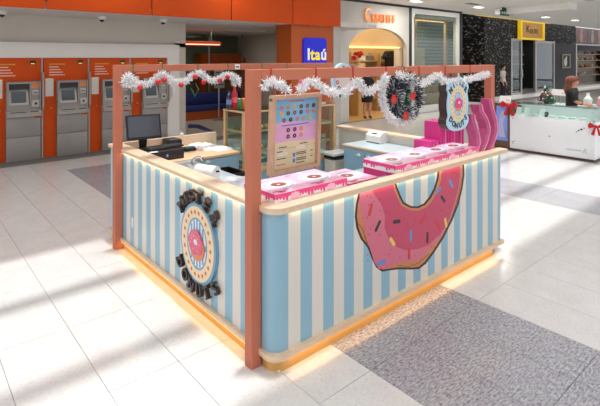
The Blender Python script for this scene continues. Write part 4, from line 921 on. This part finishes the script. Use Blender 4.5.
# ---- items on the rear counter
WZ = .95
t = thing('cash_till', 'black steel cash drawer with keyhole on the wooden rear counter', 'cash drawer', (.43, 2.4, WZ))
ob('case', MB().bbox(.23, 2.2, WZ, .63, 2.6, WZ+.1, .005), black, t); ob('front', MB().bbox(.24, 2.192, WZ+.012, .62, 2.2, WZ+.085, .003), mat('drawer_front', (34, 34, 37), .35), t); ob('lock', MB().plate(ell(.43, WZ+.055, .012, .016, 12), FR(0, 2.192, 0), 0, .006), steel, t)
t = thing('keyboard', 'black computer keyboard lying on the cash drawer', 'keyboard', (.48, 2.38, WZ+.1)); t.rotation_euler = (0, 0, math.radians(8))
ob('case', MB().bbox(-.21, -.07, 0, .21, .07, .02, .005), black, t, local=True)
kk = MB().bbox(-.008, -.008, .02, .008, .008, .027, .002, 1).mesh('key'); kk.materials.append(mat('key_grey', (52, 52, 56), .5))
for i in range(19):
    for j in range(5): o = bpy.data.objects.new('key', kk); COL.objects.link(o); o.parent = t; o.location = (-.19+.0211*i, -.048+.0235*j, 0)
t = thing('receipt_printer', 'black box printer at the right of the keyboard', 'printer', (.78, 2.68, WZ)); ob('case', MB().bbox(.66, 2.62, WZ, .82, 2.84, WZ+.13, .015), black, t); ob('slot', MB().box(.69, 2.66, WZ+.13, .79, 2.67, WZ+.132), atml, t)
mx, my = .385, 2.72
t = thing('monitor', 'black flat monitor on a stand at the kiosk rear corner', 'monitor', (mx, my, WZ))
ob('base', MB().bbox(mx-.1, my-.09, WZ, mx+.1, my+.09, WZ+.015, .006), black, t); ob('neck', MB().plate([(-.035, 0), (.035, 0), (.05, .17), (-.05, .17)], FR(mx, my+.03, WZ+.015), 0, .02), black, t)
mf = frame((mx, my-.01, WZ+.31), (.985, -.17, 0), (-.03, .12, .992))
mf = (mf[0], mf[1].normalized(), mf[2].normalized(), mf[1].cross(mf[2]).normalized())
hs = ob('housing', MB().plate(rrect(-.19, -.145, .19, .135, .008), mf, -.03, .012), black, t); ob('screen', MB().rect(mf, -.172, -.115, .172, .118, .012, .0135), mat('monitor_screen', (74, 80, 92), .2, coat=.3), hs)
t = thing('paper_slip', 'white paper slip on the front edge of the cash drawer', 'paper', (.3, 2.23, WZ+.1)); ob('sheet', MB().box(.25, 2.205, WZ+.1005, .34, 2.26, WZ+.102), paper, t); ob('print', MB().box(.26, 2.22, WZ+.102, .32, 2.225, WZ+.1024), mk, t)
t = thing('paper_stack', 'white crumpled papers behind the keyboard', 'paper', (.62, 2.8, WZ)); ob('sheet', MB().plate([(-.1, -.06), (.08, -.08), (.12, .05), (-.06, .08)], FT(.6, 2.74, WZ), 0, .03), paper, t); ob('top_sheet', MB().plate([(-.07, -.07), (.1, -.05), (.08, .07), (-.09, .05)], FT(.62, 2.74, WZ+.03), 0, .012), paper, t)
t = thing('card_reader', 'teal and black card reader on the wooden rear counter', 'card reader', (.86, 2.56, WZ)); ob('body', MB().bbox(.79, 2.48, WZ, .93, 2.62, WZ+.035, .01), black, t); ob('teal_cover', MB().bbox(.8, 2.485, WZ+.035, .92, 2.56, WZ+.05, .005), mat('teal', (40, 130, 140), .4), t); ob('screen', MB().box(.82, 2.57, WZ+.035, .9, 2.61, WZ+.037), mat('reader_screen', (150, 130, 110), .3), t)
p = onY(182, 138, 2.9); t = thing('soap_dispenser', 'tiny white pump bottle on the rear upstand', 'bottle', (p.x, 2.905, CT)); ob('body', MB().lathe([(.022, 0), (.024, .02), (.02, .03), (.01, .035)], (p.x, 2.905, CT), 12), white, t); ob('pump', MB().tube([(p.x, 2.905, CT+.035), (p.x, 2.905, CT+.05), (p.x-.02, 2.9, CT+.05)], .005, 6), white, t)
random.seed(3)
for k, (cx, cy, s_, lb) in enumerate(((1.12, 2.66, .16, 'left crumpled white cloth on the wooden rear counter'), (1.19, 2.38, .13, 'crumpled white cloth nearest the display case post'), (1.08, 2.46, .1, 'small white folded cloth at the centre of rear counter'))):
    t = thing('white_cloth', lb, 'cloth', (cx, cy, WZ), 'white cloths on the rear counter'); N = 14; q = MB()
    hh = [[random.uniform(.004, .04) for _ in range(N)] for _ in range(N)]
    for a in range(N):
        for b_ in range(N):
            if a in (0, N-1) or b_ in (0, N-1): hh[a][b_] = .002
    vs = [(cx+(a/(N-1)-.5)*1.7*s_+random.uniform(-.005, .005), cy+(b_/(N-1)-.5)*2*s_+random.uniform(-.005, .005), WZ+hh[a][b_]) for a in range(N) for b_ in range(N)]
    q.add(vs, [[a*N+b_, (a+1)*N+b_, (a+1)*N+b_+1, a*N+b_+1] for a in range(N-1) for b_ in range(N-1)])
    o = ob('fabric', q, mat('cloth_white', (240, 238, 236), .8), t); sm = o.modifiers.new('soft', 'SUBSURF'); sm.levels = sm.render_levels = 1
# ---- items on the side counter
wz = .945
t = thing('paper_roll_holder', 'large white roll-shaped dispenser on the side counter', 'dispenser', (.38, 1.25, wz))
k_ = MB(); k_.tube([(.35, 1.37, wz+.062), (.43, 1.17, wz+.062)], .062, 22); ob('shell', k_, white, t); ob('end_slot', MB().box(.42, 1.158, wz+.07, .45, 1.168, wz+.085), black, t)
ob('foot', MB().box(.34, 1.19, wz, .44, 1.35, wz+.02), white, t)
t = thing('faucet', 'chrome arched faucet at the side counter sink', 'faucet', (.5, 1.6, wz)); chrome = mat('chrome', (215, 215, 218), .12, metal=1)
ob('spout', MB().tube([(.42, 1.62, wz), (.42, 1.62, wz+.09)]+[(.47-.05*math.cos(a), 1.6, wz+.09+.05*math.sin(a)) for a in [math.pi*k/8 for k in range(1, 9)]], .011, 8), chrome, t); ob('lever', MB().tube([(.42, 1.62, wz+.06), (.36, 1.6, wz+.08)], .008, 6), chrome, t)
t = thing('black_crate', 'black open plastic bin behind the white roll dispenser', 'bin', (.6, 1.45, 0)); ob('tub', MB().ring(rrect(.67, 1.3, .84, 1.62, .02), rrect(.685, 1.315, .825, 1.605, .02), FT(0, 0, 0), .0, .93), black, t); ob('bottom', MB().box(.68, 1.31, 0, .83, 1.61, .02), black, t)
t = thing('plastic_bag', 'translucent plastic bag of cups beside the front kiosk post', 'bag', (.4, .75, wz)); N = 12
random.seed(5); q = MB(); vs = []
for a in range(N):
    for b_ in range(N):
        u, v = a/(N-1)-.5, b_/(N-1)-.5; h = .085*max(0, 1-(2*u)**4)*max(0, 1-(2*v)**4)*random.uniform(.75, 1.1)
        vs.append((.4+u*.4, .79+v*.5, wz+.002+h))
q.add(vs, [[a*N+b_, (a+1)*N+b_, (a+1)*N+b_+1, a*N+b_+1] for a in range(N-1) for b_ in range(N-1)])
pb = bpy.data.materials.new('bag_film'); pb.use_nodes = True; MATS['bag_film'] = pb; bb = pb.node_tree.nodes['Principled BSDF']; bb.inputs['Base Color'].default_value = srgb(226, 232, 240); bb.inputs['Alpha'].default_value = .75; bb.inputs['Roughness'].default_value = .25
ob('film', q, pb, t); ob('cup_stack', MB().tube([(.33, .68, wz+.035), (.45, .92, wz+.035)], [.032, .028], 12), white, t)
# ---- receipt / label printer (white) on the cabinet
t = thing('label_printer', 'white rounded label printer on the blue cabinet top', 'printer', (2.95, 1.42, .95))
pr = [(-.1, 0), (.1, 0), (.11, .05), (.09, .1), (.04, .135), (-.03, .135), (-.1, .09)]
ob('shell', MB().plate(pr, frame((2.99, 1.33, .953), (.985, .0, 0), (0, 0, 1)), -.24, 0).xf(Matrix.Translation((0, 0, 0))), white, t)
ob('base', MB().bbox(2.89, 1.34, .95, 3.04, 1.56, .962, .003), black, t)
ob('paper_slot', MB().rect(frame((2.925, 1.45, 1.065), (0, -1, 0), (.78, 0, .62)), -.04, -.006, .04, .012, -.004, .004), black, t)
# ---- waste bin
t = thing('waste_bin', 'white pedal bin with a liner beside the blue cabinet', 'bin', (2.72, 1.95, 0))
ob('body', MB().prism(rrect(2.58, 1.84, 2.86, 2.04, .03), 0, .70), mat('bin_cream', (226, 214, 196), .5), t); ob('liner', MB().ring(rrect(2.575, 1.835, 2.865, 2.045, .03), rrect(2.6, 1.86, 2.84, 2.02, .03), FT(0, 0, .72), 0, .03), black, t); ob('lid', MB().bbox(2.57, 1.83, .75, 2.87, 2.045, .79, .012), white, t)
# ---- menu board
t = thing('menu_board', 'wooden framed donut menu board in blue, pink and cream', 'menu board', (.87, .6, 0))
Fm = frame((.585, .6, 1.065), (.9995, .03, 0), (.035, 0, .9994)); Fm = (Fm[0], Fm[1], Fm[2], Fm[1].cross(Fm[2]).normalized()); MW, MH = .57, .665
ob('frame', MB().ring([(0, 0), (MW, 0), (MW, MH), (0, MH)], [(.035, .035), (MW-.035, .035), (MW-.035, MH-.035), (.035, MH-.035)], Fm, -.02, .035), mat('menu_wood', (206, 164, 136), .5, var=.08, scale=8, stretch=(4, 4, 1)), t)
pb_ = ob('board', MB().rect(Fm, .03, .03, MW-.03, MH-.03, -.015, .005), mat('menu_cream', (222, 206, 164), .5, var=.02), t)
def wave(z, amp, k): return [(.035+(MW-.07)*i/16, z+amp*math.sin(k*i/16*6.28)) for i in range(17)]
z2, z3 = wave(.255, .008, .8), wave(.425, .008, .9)
ob('pink_band', MB().plate(z2+z3[::-1], Fm, .005, .006), mat('menu_pink', (222, 168, 204), .5), pb_)
ob('blue_band', MB().plate(z3+[(MW-.035, MH-.035), (.035, MH-.035)], Fm, .005, .006), mat('menu_blue', (126, 186, 216), .5), pb_)
gap = mat('menu_groove', (140, 150, 150), .7)
for k in range(1, 7): ob('plank_groove', MB().rect(Fm, .036, .035+.085*k, MW-.036, .0365+.085*k, .006, .0063), gap, pb_)
dcol = [(220, 110, 140), (206, 140, 84), (226, 176, 92), (96, 60, 52), (150, 74, 60), (70, 44, 50)]
rows = [(.555, 6), (.505, 6), (.448, 5)]
for r_i, (z, n) in enumerate(rows):
    for k in range(n):
        c_ = dcol[(k+2*r_i) % 6]; x = .1+.375*k/5+(.03 if n == 5 else 0)+.02
        o = ob('donut_print', MB().ring(ell(x, z, .021, .019, 14), ell(x, z, .006, .005, 14), Fm, .006, .0075), mat('print_glaze_%d' % ((k+2*r_i) % 6), c_, .5), pb_)
for r_i, z in enumerate((.36, .305)):
    for k in range(3): ob('donut_print', MB().ring(ell(.2+.075*k, z, .021, .019, 14), ell(.2+.075*k, z, .006, .005, 14), Fm, .006, .0075), mat('print_glaze_%d' % ((k*2+3) % 6), dcol[(k*2+3) % 6], .5), pb_)
ink = mat('menu_ink', (60, 60, 66), .6); pinki = mat('menu_pink_ink', (226, 70, 130), .5); bluei = mat('menu_blue_ink', (60, 120, 200), .5)
ob('heading', MB().rect(Fm, .2, .60, .38, .609, .006, .007), pinki, pb_); ob('heading', MB().rect(Fm, .13, .397, .44, .406, .006, .007), bluei, pb_)
for a0_, z, l_, m_ in ((.1, .215, .09, ink), (.34, .225, .09, ink), (.08, .18, .06, ink), (.09, .15, .11, white), (.09, .165, .11, white), (.08, .12, .1, ink), (.08, .07, .1, pinki), (.3, .185, .1, white), (.3, .2, .1, white), (.3, .15, .12, ink), (.3, .135, .12, ink), (.3, .1, .12, ink), (.3, .085, .12, ink), (.3, .06, .1, ink), (.47, .15, .03, ink), (.47, .1, .03, ink)): ob('text_line', MB().rect(Fm, a0_, z, a0_+l_, z+.007, .006, .007), m_, pb_)
for z in (.12, .07): ob('cup_print', MB().plate([(.265, z), (.285, z), (.29, z+.035), (.26, z+.035)], Fm, .006, .007), bluei, pb_)
for x in (.62, 1.12): ob('stand_leg', MB().box(x, .602, 0, x+.03, .625, 1.3), MATS['menu_wood'], t)
# ---- donut boxes
bxp = mat('box_pink', (232, 70, 140), .4, var=.04, scale=10); bxw = mat('box_white', (244, 236, 238), .4); bxd = mat('box_magenta', (206, 30, 110), .4, var=.05); pk2 = mat('box_blush', (246, 190, 214), .4)
BW, BD, BH = .345, .375, .07
def drips(F, a0, a1, top, seed):
    random.seed(seed); P_ = [(a0, top)]; n = max(6, int((a1-a0)/.028)); lo = []
    for k in range(n):
        x = a0+(a1-a0)*(k+.5)/n; d_ = random.choice((.034, .04, .048, .056)); w_ = (a1-a0)/n*.28
        lo += [(x-w_*1.7, top-.027), (x-w_, top-d_+.004), (x, top-d_), (x+w_, top-d_+.004), (x+w_*1.7, top-.027)]
    return MB().plate([(a0, top)]+[(a0, top-.027)]+lo+[(a1, top-.027), (a1, top)], F, 0, .0008)
def donut_box(x, y, z, lb, plain=False):
    t = thing('donut_box', lb, 'box', (x, y, z), 'flat donut boxes on the service counter')
    if plain: ob('carton', MB().bbox(0, 0, 0, BW, BD, BH, .002, 1), bxd, t, local=True); ob('lid_flap', MB().box(.01, -.0015, .045, BW-.01, 0, BH-.002), bxp, t, local=True); return t
    c_ = ob('carton', MB().bbox(0, 0, 0, BW, BD, BH, .002, 1), bxw, t, local=True)
    F_ = frame((0, 0, 0), (1, 0, 0), (0, 0, 1)); G_ = frame((0, BD, 0), (0, -1, 0), (0, 0, 1))
    ob('drip_print', drips(F_, .001, BW-.001, BH-.001, 3), bxp, c_, local=True); ob('drip_print', drips(G_, .001, BD-.001, BH-.001, 4), bxp, c_, local=True)
    ob('seal_print', MB().plate([(BW/2+.045*(1+.08*math.sin(9*a))*math.cos(a), .034+.026*(1+.08*math.sin(9*a))*math.sin(a)) for a in [2*math.pi*k/40 for k in range(40)]], F_, .0008, .0014), pk2, c_, local=True)
    T_ = FT(0, 0, BH)
    ob('lid_print', MB().rect(T_, .002, .002, BW-.002, BD-.002, 0, .0006), pk2, c_, local=True)
    random.seed(11)
    for k in range(10):
        a, b_ = random.choice(((.02, .06), (.28, .32))) if 0 else (random.uniform(.02, .32), random.choice((random.uniform(.015, .06), random.uniform(.31, .355)))), 0
        a, b_ = a; ob('splash_print', MB().plate(ell(a, b_, random.uniform(.02, .045), random.uniform(.008, .02), 10), T_, .0006, .001), bxp if k % 3 else bxw, c_, local=True)
    ob('plate_print', MB().plate(ell(BW/2, BD*.5, .135, .115, 30), T_, .001, .0016), bxw, c_, local=True)
    ob('plate_shadow_print', MB().ring(ell(BW/2, BD*.5, .125, .105, 30), ell(BW/2, BD*.5, .1, .08, 30), T_, .0016, .002), mat('box_lilac', (190, 200, 226), .4), c_, local=True)
    ob('donut_print', MB().ring(ell(BW/2, BD*.5, .062, .05, 24), ell(BW/2, BD*.5, .016, .012, 24), T_, .0016, .003), mat('box_choc', (150, 84, 76), .4), c_, local=True)
    return t
BZ = .99; y0 = -.048
spots = [(.163, 2), (.512, 2), (.93, 1), (1.455, 2), (1.803, 2), (2.151, 2), (2.47, 2)]
first = None
nm = ['front corner post', 'second stack from the front post', 'single low stack', 'left end of the long row', 'second in the long row', 'third in the long row', 'right end of the long row']
pf = None
for k, (x, n) in enumerate(spots):
    for j in range(n):
        topb = j == n-1
        lb = (f'pink dripping donut box lying on top, {nm[k]}' if n > 1 else 'single low pink donut box between the two rows') if topb else f'magenta donut box underneath, {nm[k]}'
        yy = y0+(.055 if k == 2 else 0)+(.004 if j else 0); zz = BZ+BH*j
        if topb:
            if first is None: first = donut_box(x, yy, zz, lb)
            else: dup(first, (x, yy, zz), lb)
        else:
            if pf is None: pf = donut_box(x, yy, zz, lb, True)
            else: dup(pf, (x, yy, zz), lb)
dup(first, (1.13, .08, BZ), 'second single low pink donut box beside the long row') if 0 else None
# upright folded boxes
random.seed(21)
hotp = mat('carton_hot_pink', (226, 62, 150), .45, var=.05, scale=14); hotl = mat('carton_edge', (246, 150, 200), .5)
for k, (x, y, w_, h_, lb) in enumerate(((2.36, .33, .1, .2, 'short leftmost upright pink folded carton bundle'), (2.475, .36, .09, .19, 'second short upright pink carton bundle'), (2.59, .36, .17, .375, 'tall upright pink carton bundle under the hanging sign'), (2.765, .355, .15, .36, 'middle tall upright pink carton bundle by the sign'), (2.92, .36, .13, .35, 'right tall upright pink carton bundle next to slanted stacks'))):
    t = thing('folded_carton_bundle', lb, 'carton', (x, y, BZ), 'upright folded cartons'); 
    ns = 5
    for s_ in range(ns): ob('carton_sheet', MB().box(x+w_*s_/ns+.001, y-.1+random.uniform(-.004, .004), BZ, x+w_*(s_+1)/ns-.001, y+.1, BZ+h_+random.uniform(-.006, .006)), hotp, t)
    ob('edge_print', MB().box(x+w_*.45, y-.108, BZ+.02, x+w_*.55, y-.104, BZ+h_-.02), hotl, t)
t = thing('folded_carton_bundle', 'back pink carton bundle showing right of the hanging sign', 'carton', (3.0, .44, BZ), 'upright folded cartons')
for s_ in range(3): ob('carton_sheet', MB().plate([(0, 0), (.1, 0), (.06, .5-.02*s_), (0, .52-.02*s_)], FR(2.93, .47+.012*s_, BZ), 0, .01), hotp, t)
dpk = mat('carton_dusk_pink', (190, 84, 134), .5, var=.12, scale=18)
PATHS = [([(475.5, 150), (478.5, 141), (477, 131), (474, 120), (472.5, 112)], 'leftmost wavy pink stack of folded sleeves at the counter end'),
         ([(482.5, 149), (486.5, 138), (488.5, 127), (485.5, 117), (481.5, 110), (480, 103)], 'middle wavy pink stack of folded sleeves at the counter end'),
         ([(489.5, 148), (494, 138), (496, 127), (494.5, 117), (491.5, 107), (490, 98)], 'rightmost wavy pink stack of folded sleeves at the counter end')]
for k, (pth, lb) in enumerate(PATHS):
    C_ = smooth_path([tuple(onY(a, b_, -.03)) for a, b_ in pth], .05); z0 = C_[0].z; C_ = [Vector((p.x-.02, -.03, CT+.002+(p.z-z0))) for p in C_]
    t = thing('sleeve_stack', lb, 'carton', (C_[0].x, -.03, CT), 'wavy stacks of folded sleeves'); w_ = .036
    for s_, (a, b_) in enumerate(zip(C_, C_[1:])):
        F_ = FR(0, .05, 0); j_ = .004*(s_ % 2)
        ob('sleeve', MB().plate([(a.x-w_, a.z), (a.x+w_, a.z), (b_.x+w_, b_.z), (b_.x-w_, b_.z)], F_, 0, .09+j_), dpk, t)
        ob('sleeve_edge', MB().plate([(a.x+w_-.012, a.z), (a.x+w_+.004, a.z), (b_.x+w_+.004, b_.z), (b_.x+w_-.012, b_.z)], F_, .0, .097), hotl, t.children[-1])
# ---- hanging sign box
t = thing('hanging_sign', 'blue lobed donut sign box hanging from the front beam', 'sign', (2.45, 0, 1.34))
half = [(.0, -.265), (.09, -.258), (.155, -.235), (.195, -.19), (.197, -.15), (.178, -.125), (.172, -.1), (.186, -.05), (.19, 0), (.186, .05), (.172, .1), (.178, .125), (.197, .15), (.19, .19), (.15, .232), (.09, .256), (0, .262)]
out = half+[(-a, b_) for a, b_ in half[::-1][1:-1]]
Fh = FR(2.45, -.03, 1.592)
ob('box_side', MB().plate(out, Fh, -.1, -.012), brown, t)
fc = ob('face', MB().plate([(a*1.0, b_*1.0) for a, b_ in out], Fh, -.012, 0), mat('sign_face_blue', (170, 206, 226), .4, emit=.12), t)
tmp = thing('hanging_sign_tmp', 'x', 'x')
emblem(fc, Fh, .62, .001, brown, .002, lr=(1.05, 1.0), lsize=.1) if 0 else None
bpy.data.objects.remove(tmp)
e = lambda rx, ry, n=36: ell(0, 0, rx, ry, n)
ob('cream_ring', MB().ring(e(.145, .172), e(.09, .118), Fh, 0, .002), ringc, fc); ob('blue_line', MB().ring(e(.09, .118), e(.082, .11), Fh, 0, .002), ringb, fc); ob('stripe_field', MB().plate(e(.082, .11), Fh, 0, .0012), pale, fc)
for k in range(-3, 4):
    x = .024*k; h = .11*math.sqrt(max(0, 1-((abs(x)+.006)/.082)**2)); ob('stripe', MB().rect(Fh, x-.006, -h, x+.006, h, .0012, .0018), ringb, fc)
for k in range(20): ob('star', MB().plate(star(.118*math.cos(k*.31416), .145*math.sin(k*.31416), .011), Fh, .002, .003), mat('gold_star', (216, 160, 90), .4), fc)
dn = ob('donut', MB().plate(ell(.0, -.01, .064, .062, 24), Fh, .002, .006), doughm, fc)
ob('donut_icing', MB().plate(ell(.0, .008, .062, .052, 24), Fh, .005, .009), mat('sign_pink', (230, 60, 140), .4), fc); ob('donut_hole', MB().plate(ell(.004, .014, .018, .012, 12), Fh, .009, .01), pale, fc)
for word, angs, flip, rx, ry in (('MISTER', (140, 119, 101, 79, 61, 40), 0, .172, .212), ('DONUTS', (222, 242, 259, 281, 298, 318), 1, .182, .217)):
    for ch, a in zip(word, angs):
        a = math.radians(a); ta = (a-math.pi/2)*.8 if not flip else (a-math.pi*1.5)*.8
        put('letter', text(ch, .074, .002, .003), brown, fmat(Fh) @ Matrix.Translation((rx*math.cos(a), ry*math.sin(a), .002)) @ Matrix.Rotation(ta, 4, 'Z'), fc)
ob('hanger_block', MB().box(2.44, .03, 1.84, 2.54, .07, 1.893), terra, t)
# round sign behind the beam
t = thing('round_sign', 'pale blue round sign hanging behind the front beam', 'sign', (1.16, .3, 1.71))
Fo = FR(1.16, .28, 1.855); d = ob('disc', MB().plate(ell(0, 0, .125, .148, 32), Fo, -.04, 0), mat('sign_face_blue', (170, 206, 226), .4), t)
ob('white_field', MB().plate(ell(0, 0, .108, .13, 32), Fo, 0, .002), white, d)
for k in range(12):
    a = math.radians(30*k+8); put('letter', text('MISTERDONUTS'[k], .045, .001, .002), [starm, brown][k % 2], fmat(Fo) @ Matrix.Translation((.085*math.cos(a), .105*math.sin(a), .003)) @ Matrix.Rotation(a-math.pi/2, 4, 'Z'), d)
ob('hanger_wire', MB().tube([(1.16, .27, 2.0), (1.16, .06, 1.965)], .003, 5), steel, t)
# ---- tinsel garlands
tinw = mat('tinsel_white', (244, 244, 246), .35, var=.05, scale=30); tind = mat('tinsel_dark', (66, 72, 84), .35, var=.3, scale=30); green = mat('ribbon_green', (30, 120, 70), .5); red = mat('ribbon_red', (190, 22, 34), .5)
def tinsel(mb, P_, r, per, wdt=.004):
    for p in smooth_path(P_):
        for _ in range(per):
            d_ = Vector((random.gauss(0, 1), random.gauss(0, 1), random.gauss(0, 1))).normalized(); L_ = r*random.uniform(.55, 1.12)
            s_ = d_.orthogonal().normalized(); s_.rotate(Matrix.Rotation(random.uniform(0, 6.28), 3, d_)); s_ *= wdt
            q = p+d_*L_*.12; mb.add([q-s_*.6, q+s_*.6, p+d_*L_+s_, p+d_*L_-s_], [(0, 1, 2, 3)])
def gpath(pix, y): return [tuple(onY(a, b_, y)) for a, b_ in pix]
random.seed(9)
t = thing('tinsel_garland', 'white tinsel garland swagged along the front beam above the boxes', 'garland', (1.6, 0, 1.5)); 
segs = [[(264, 87), (271, 82), (280, 84), (287, 90)], [(300, 90), (312, 81), (324, 89), (337, 93), (349, 90), (357, 81), (366, 91), (376, 89), (384, 79)], [(385, 76), (382, 90), (384, 106), (390, 117), (400, 122), (408, 119)], [(398, 75), (409, 79), (410, 96), (411, 114)], [(409, 78), (418, 84), (428, 81), (437, 75), (444, 81), (455, 82)], [(454, 82), (464, 80), (472, 78), (481, 76), (488, 74)]]
for sgm in segs:
    q = MB(); tinsel(q, gpath(sgm, -.02), .047, 22, .0032); ob('tinsel', q, tinw, t, smooth=False)
    ob('core_wire', MB().tube(smooth_path(gpath(sgm, -.02), .05), .004, 5), steel, t)
def ties(t, pxs, y, yb, cols_):
    for k, a in enumerate(pxs):
        v = onY(a, 70, y); x = v.x; b_ = MB(); w_ = .006
        b_.ring([(y-.004, 1.889), (y+.084, 1.889), (y+.084, 1.974), (y-.004, 1.974)], [(y, 1.893), (y+.08, 1.893), (y+.08, 1.97), (y, 1.97)], frame((x, 0, 0), (0, 1, 0), (0, 0, 1)), -w_, w_); ob('beam_tie', b_, cols_[k % len(cols_)], t)
        ob('tie_tail', MB().tube([(x, y-.004, 1.9), (x+.01, y-.02, 1.85), (x-.005, y-.02, 1.8)], .004, 5), cols_[k % len(cols_)], t)
ties(t, (271, 316, 353, 386, 404, 419, 445, 470), 0, 0, [red, red, red, red, green, red, red, red])
for a, b_, cn in ((271, 100, green), (340, 96, green), (352, 92, red), (377, 92, red)): v = onY(a, b_, -.04); ob('berry', MB().ball(v, .012, 8, 6), cn, t)
t = thing('tinsel_garland', 'white tinsel garland with red baubles along the rear beam', 'garland', (1.0, 2.5, 1.6)); q = MB()
sg2 = [(124, 84), (130, 78), (138, 84), (146, 84), (155, 80), (162, 74), (172, 81), (183, 82), (192, 76), (200, 73), (208, 79), (217, 80), (225, 75), (232, 76), (238, 82)]
tinsel(q, gpath(sg2, 2.49), .058, 18, .0035); tinsel(q, gpath([(127, 77), (130, 84)], 2.47), .075, 30, .004); tinsel(q, gpath([(235, 79), (237, 83)], 2.47), .075, 30, .004); ob('tinsel', q, tinw, t, smooth=False)
bau = mat('bauble_red', (206, 30, 44), .3)
for a, b_ in ((140, 87.5), (158, 82), (164.5, 80), (181, 85), (195, 76.5), (203.5, 82), (220, 80.5), (227.5, 77)):
    v = onY(a, b_, 2.43); c_ = ob('bauble', MB().ball(v, .03, 12, 8), bau, t); ob('bauble_cap', MB().lathe([(.008, .028), (.008, .036), (.003, .04)], v, 8), steel, c_)
ties(t, (133, 162.5, 198, 228, 262, 287), 2.53, 0, [green])
v = onY(195, 88, 2.5); ob('hanging_ribbon', MB().tube([(v.x-.05, 2.5, v.z), (v.x, 2.5, v.z-.1), (v.x+.05, 2.5, v.z-.02), (v.x, 2.49, v.z+.06)], .006, 5), green, t)
# pink balloon-like bauble and tag
v = onY(303, 84, 2.57); t = thing('pink_ornament', 'round pink ornament hanging above the menu board', 'ornament', tuple(v)); ob('ball', MB().ball(v, .075, 14, 10), mat('ornament_pink', (240, 120, 170), .35), t); ob('cord', MB().tube([v+Vector((0, 0, .07)), (v.x, v.y, 1.895)], .003, 5), white, t)
v = onY(237.5, 67, 2.52); t = thing('price_tag', 'small white printed tag on the rear beam near front post', 'tag', tuple(v)); ob('tag', MB().bbox(v.x-.035, 2.515, v.z-.03, v.x+.035, 2.53, v.z+.03, .004), white, t); ob('print', MB().box(v.x-.025, 2.513, v.z-.005, v.x+.02, 2.515, v.z+.012), ink, t)
# wreath
t = thing('christmas_wreath', 'grey frosted wreath with red poinsettias hanging from the front beam', 'wreath', (1.65, .02, 1.47))
cw = Vector((1.655, .03, 1.705)); q = MB(); q2 = MB(); rg = [tuple(cw+Vector((.145*math.cos(a), 0, .15*math.sin(a)))) for a in [2*math.pi*k/16 for k in range(17)]]
tinsel(q, rg, .095, 75, .0042); tinsel(q2, rg, .1, 26, .003); ob('needles', q, tind, t, smooth=False); ob('frosted_tips', q2, tinw, t, smooth=False)
q = MB(); rg = [tuple(cw+Vector((.035*math.cos(a), -.045, .055*math.sin(a)))) for a in [2*math.pi*k/12 for k in range(13)]]; tinsel(q, rg, .03, 20, .004); ob('inner_green', q, green, t, smooth=False)
for a, b_ in ((393, 99), (412, 96), (405, 116)):
    v = onY(a, b_, -.07); fl = MB()
    for k in range(6):
        an = k*1.047; u = Vector((math.cos(an), -.25, math.sin(an))); s_ = Vector((-math.sin(an), 0, math.cos(an)))*.016
        fl.add([v, v+u*.028+s_, v+u*.05, v+u*.028-s_], [(0, 1, 2, 3)])
    f_ = ob('poinsettia', fl, mat('petal_red', (206, 34, 34), .5), t, smooth=False); ob('flower_centre', MB().ball(v+Vector((0, -.006, 0)), .006, 6, 4), mat('stamen', (200, 140, 50), .5), f_)
ob('hanging_loop', MB().tube([(1.655, .02, 1.87), (1.655, .0, 1.9)], .004, 5), green, t)
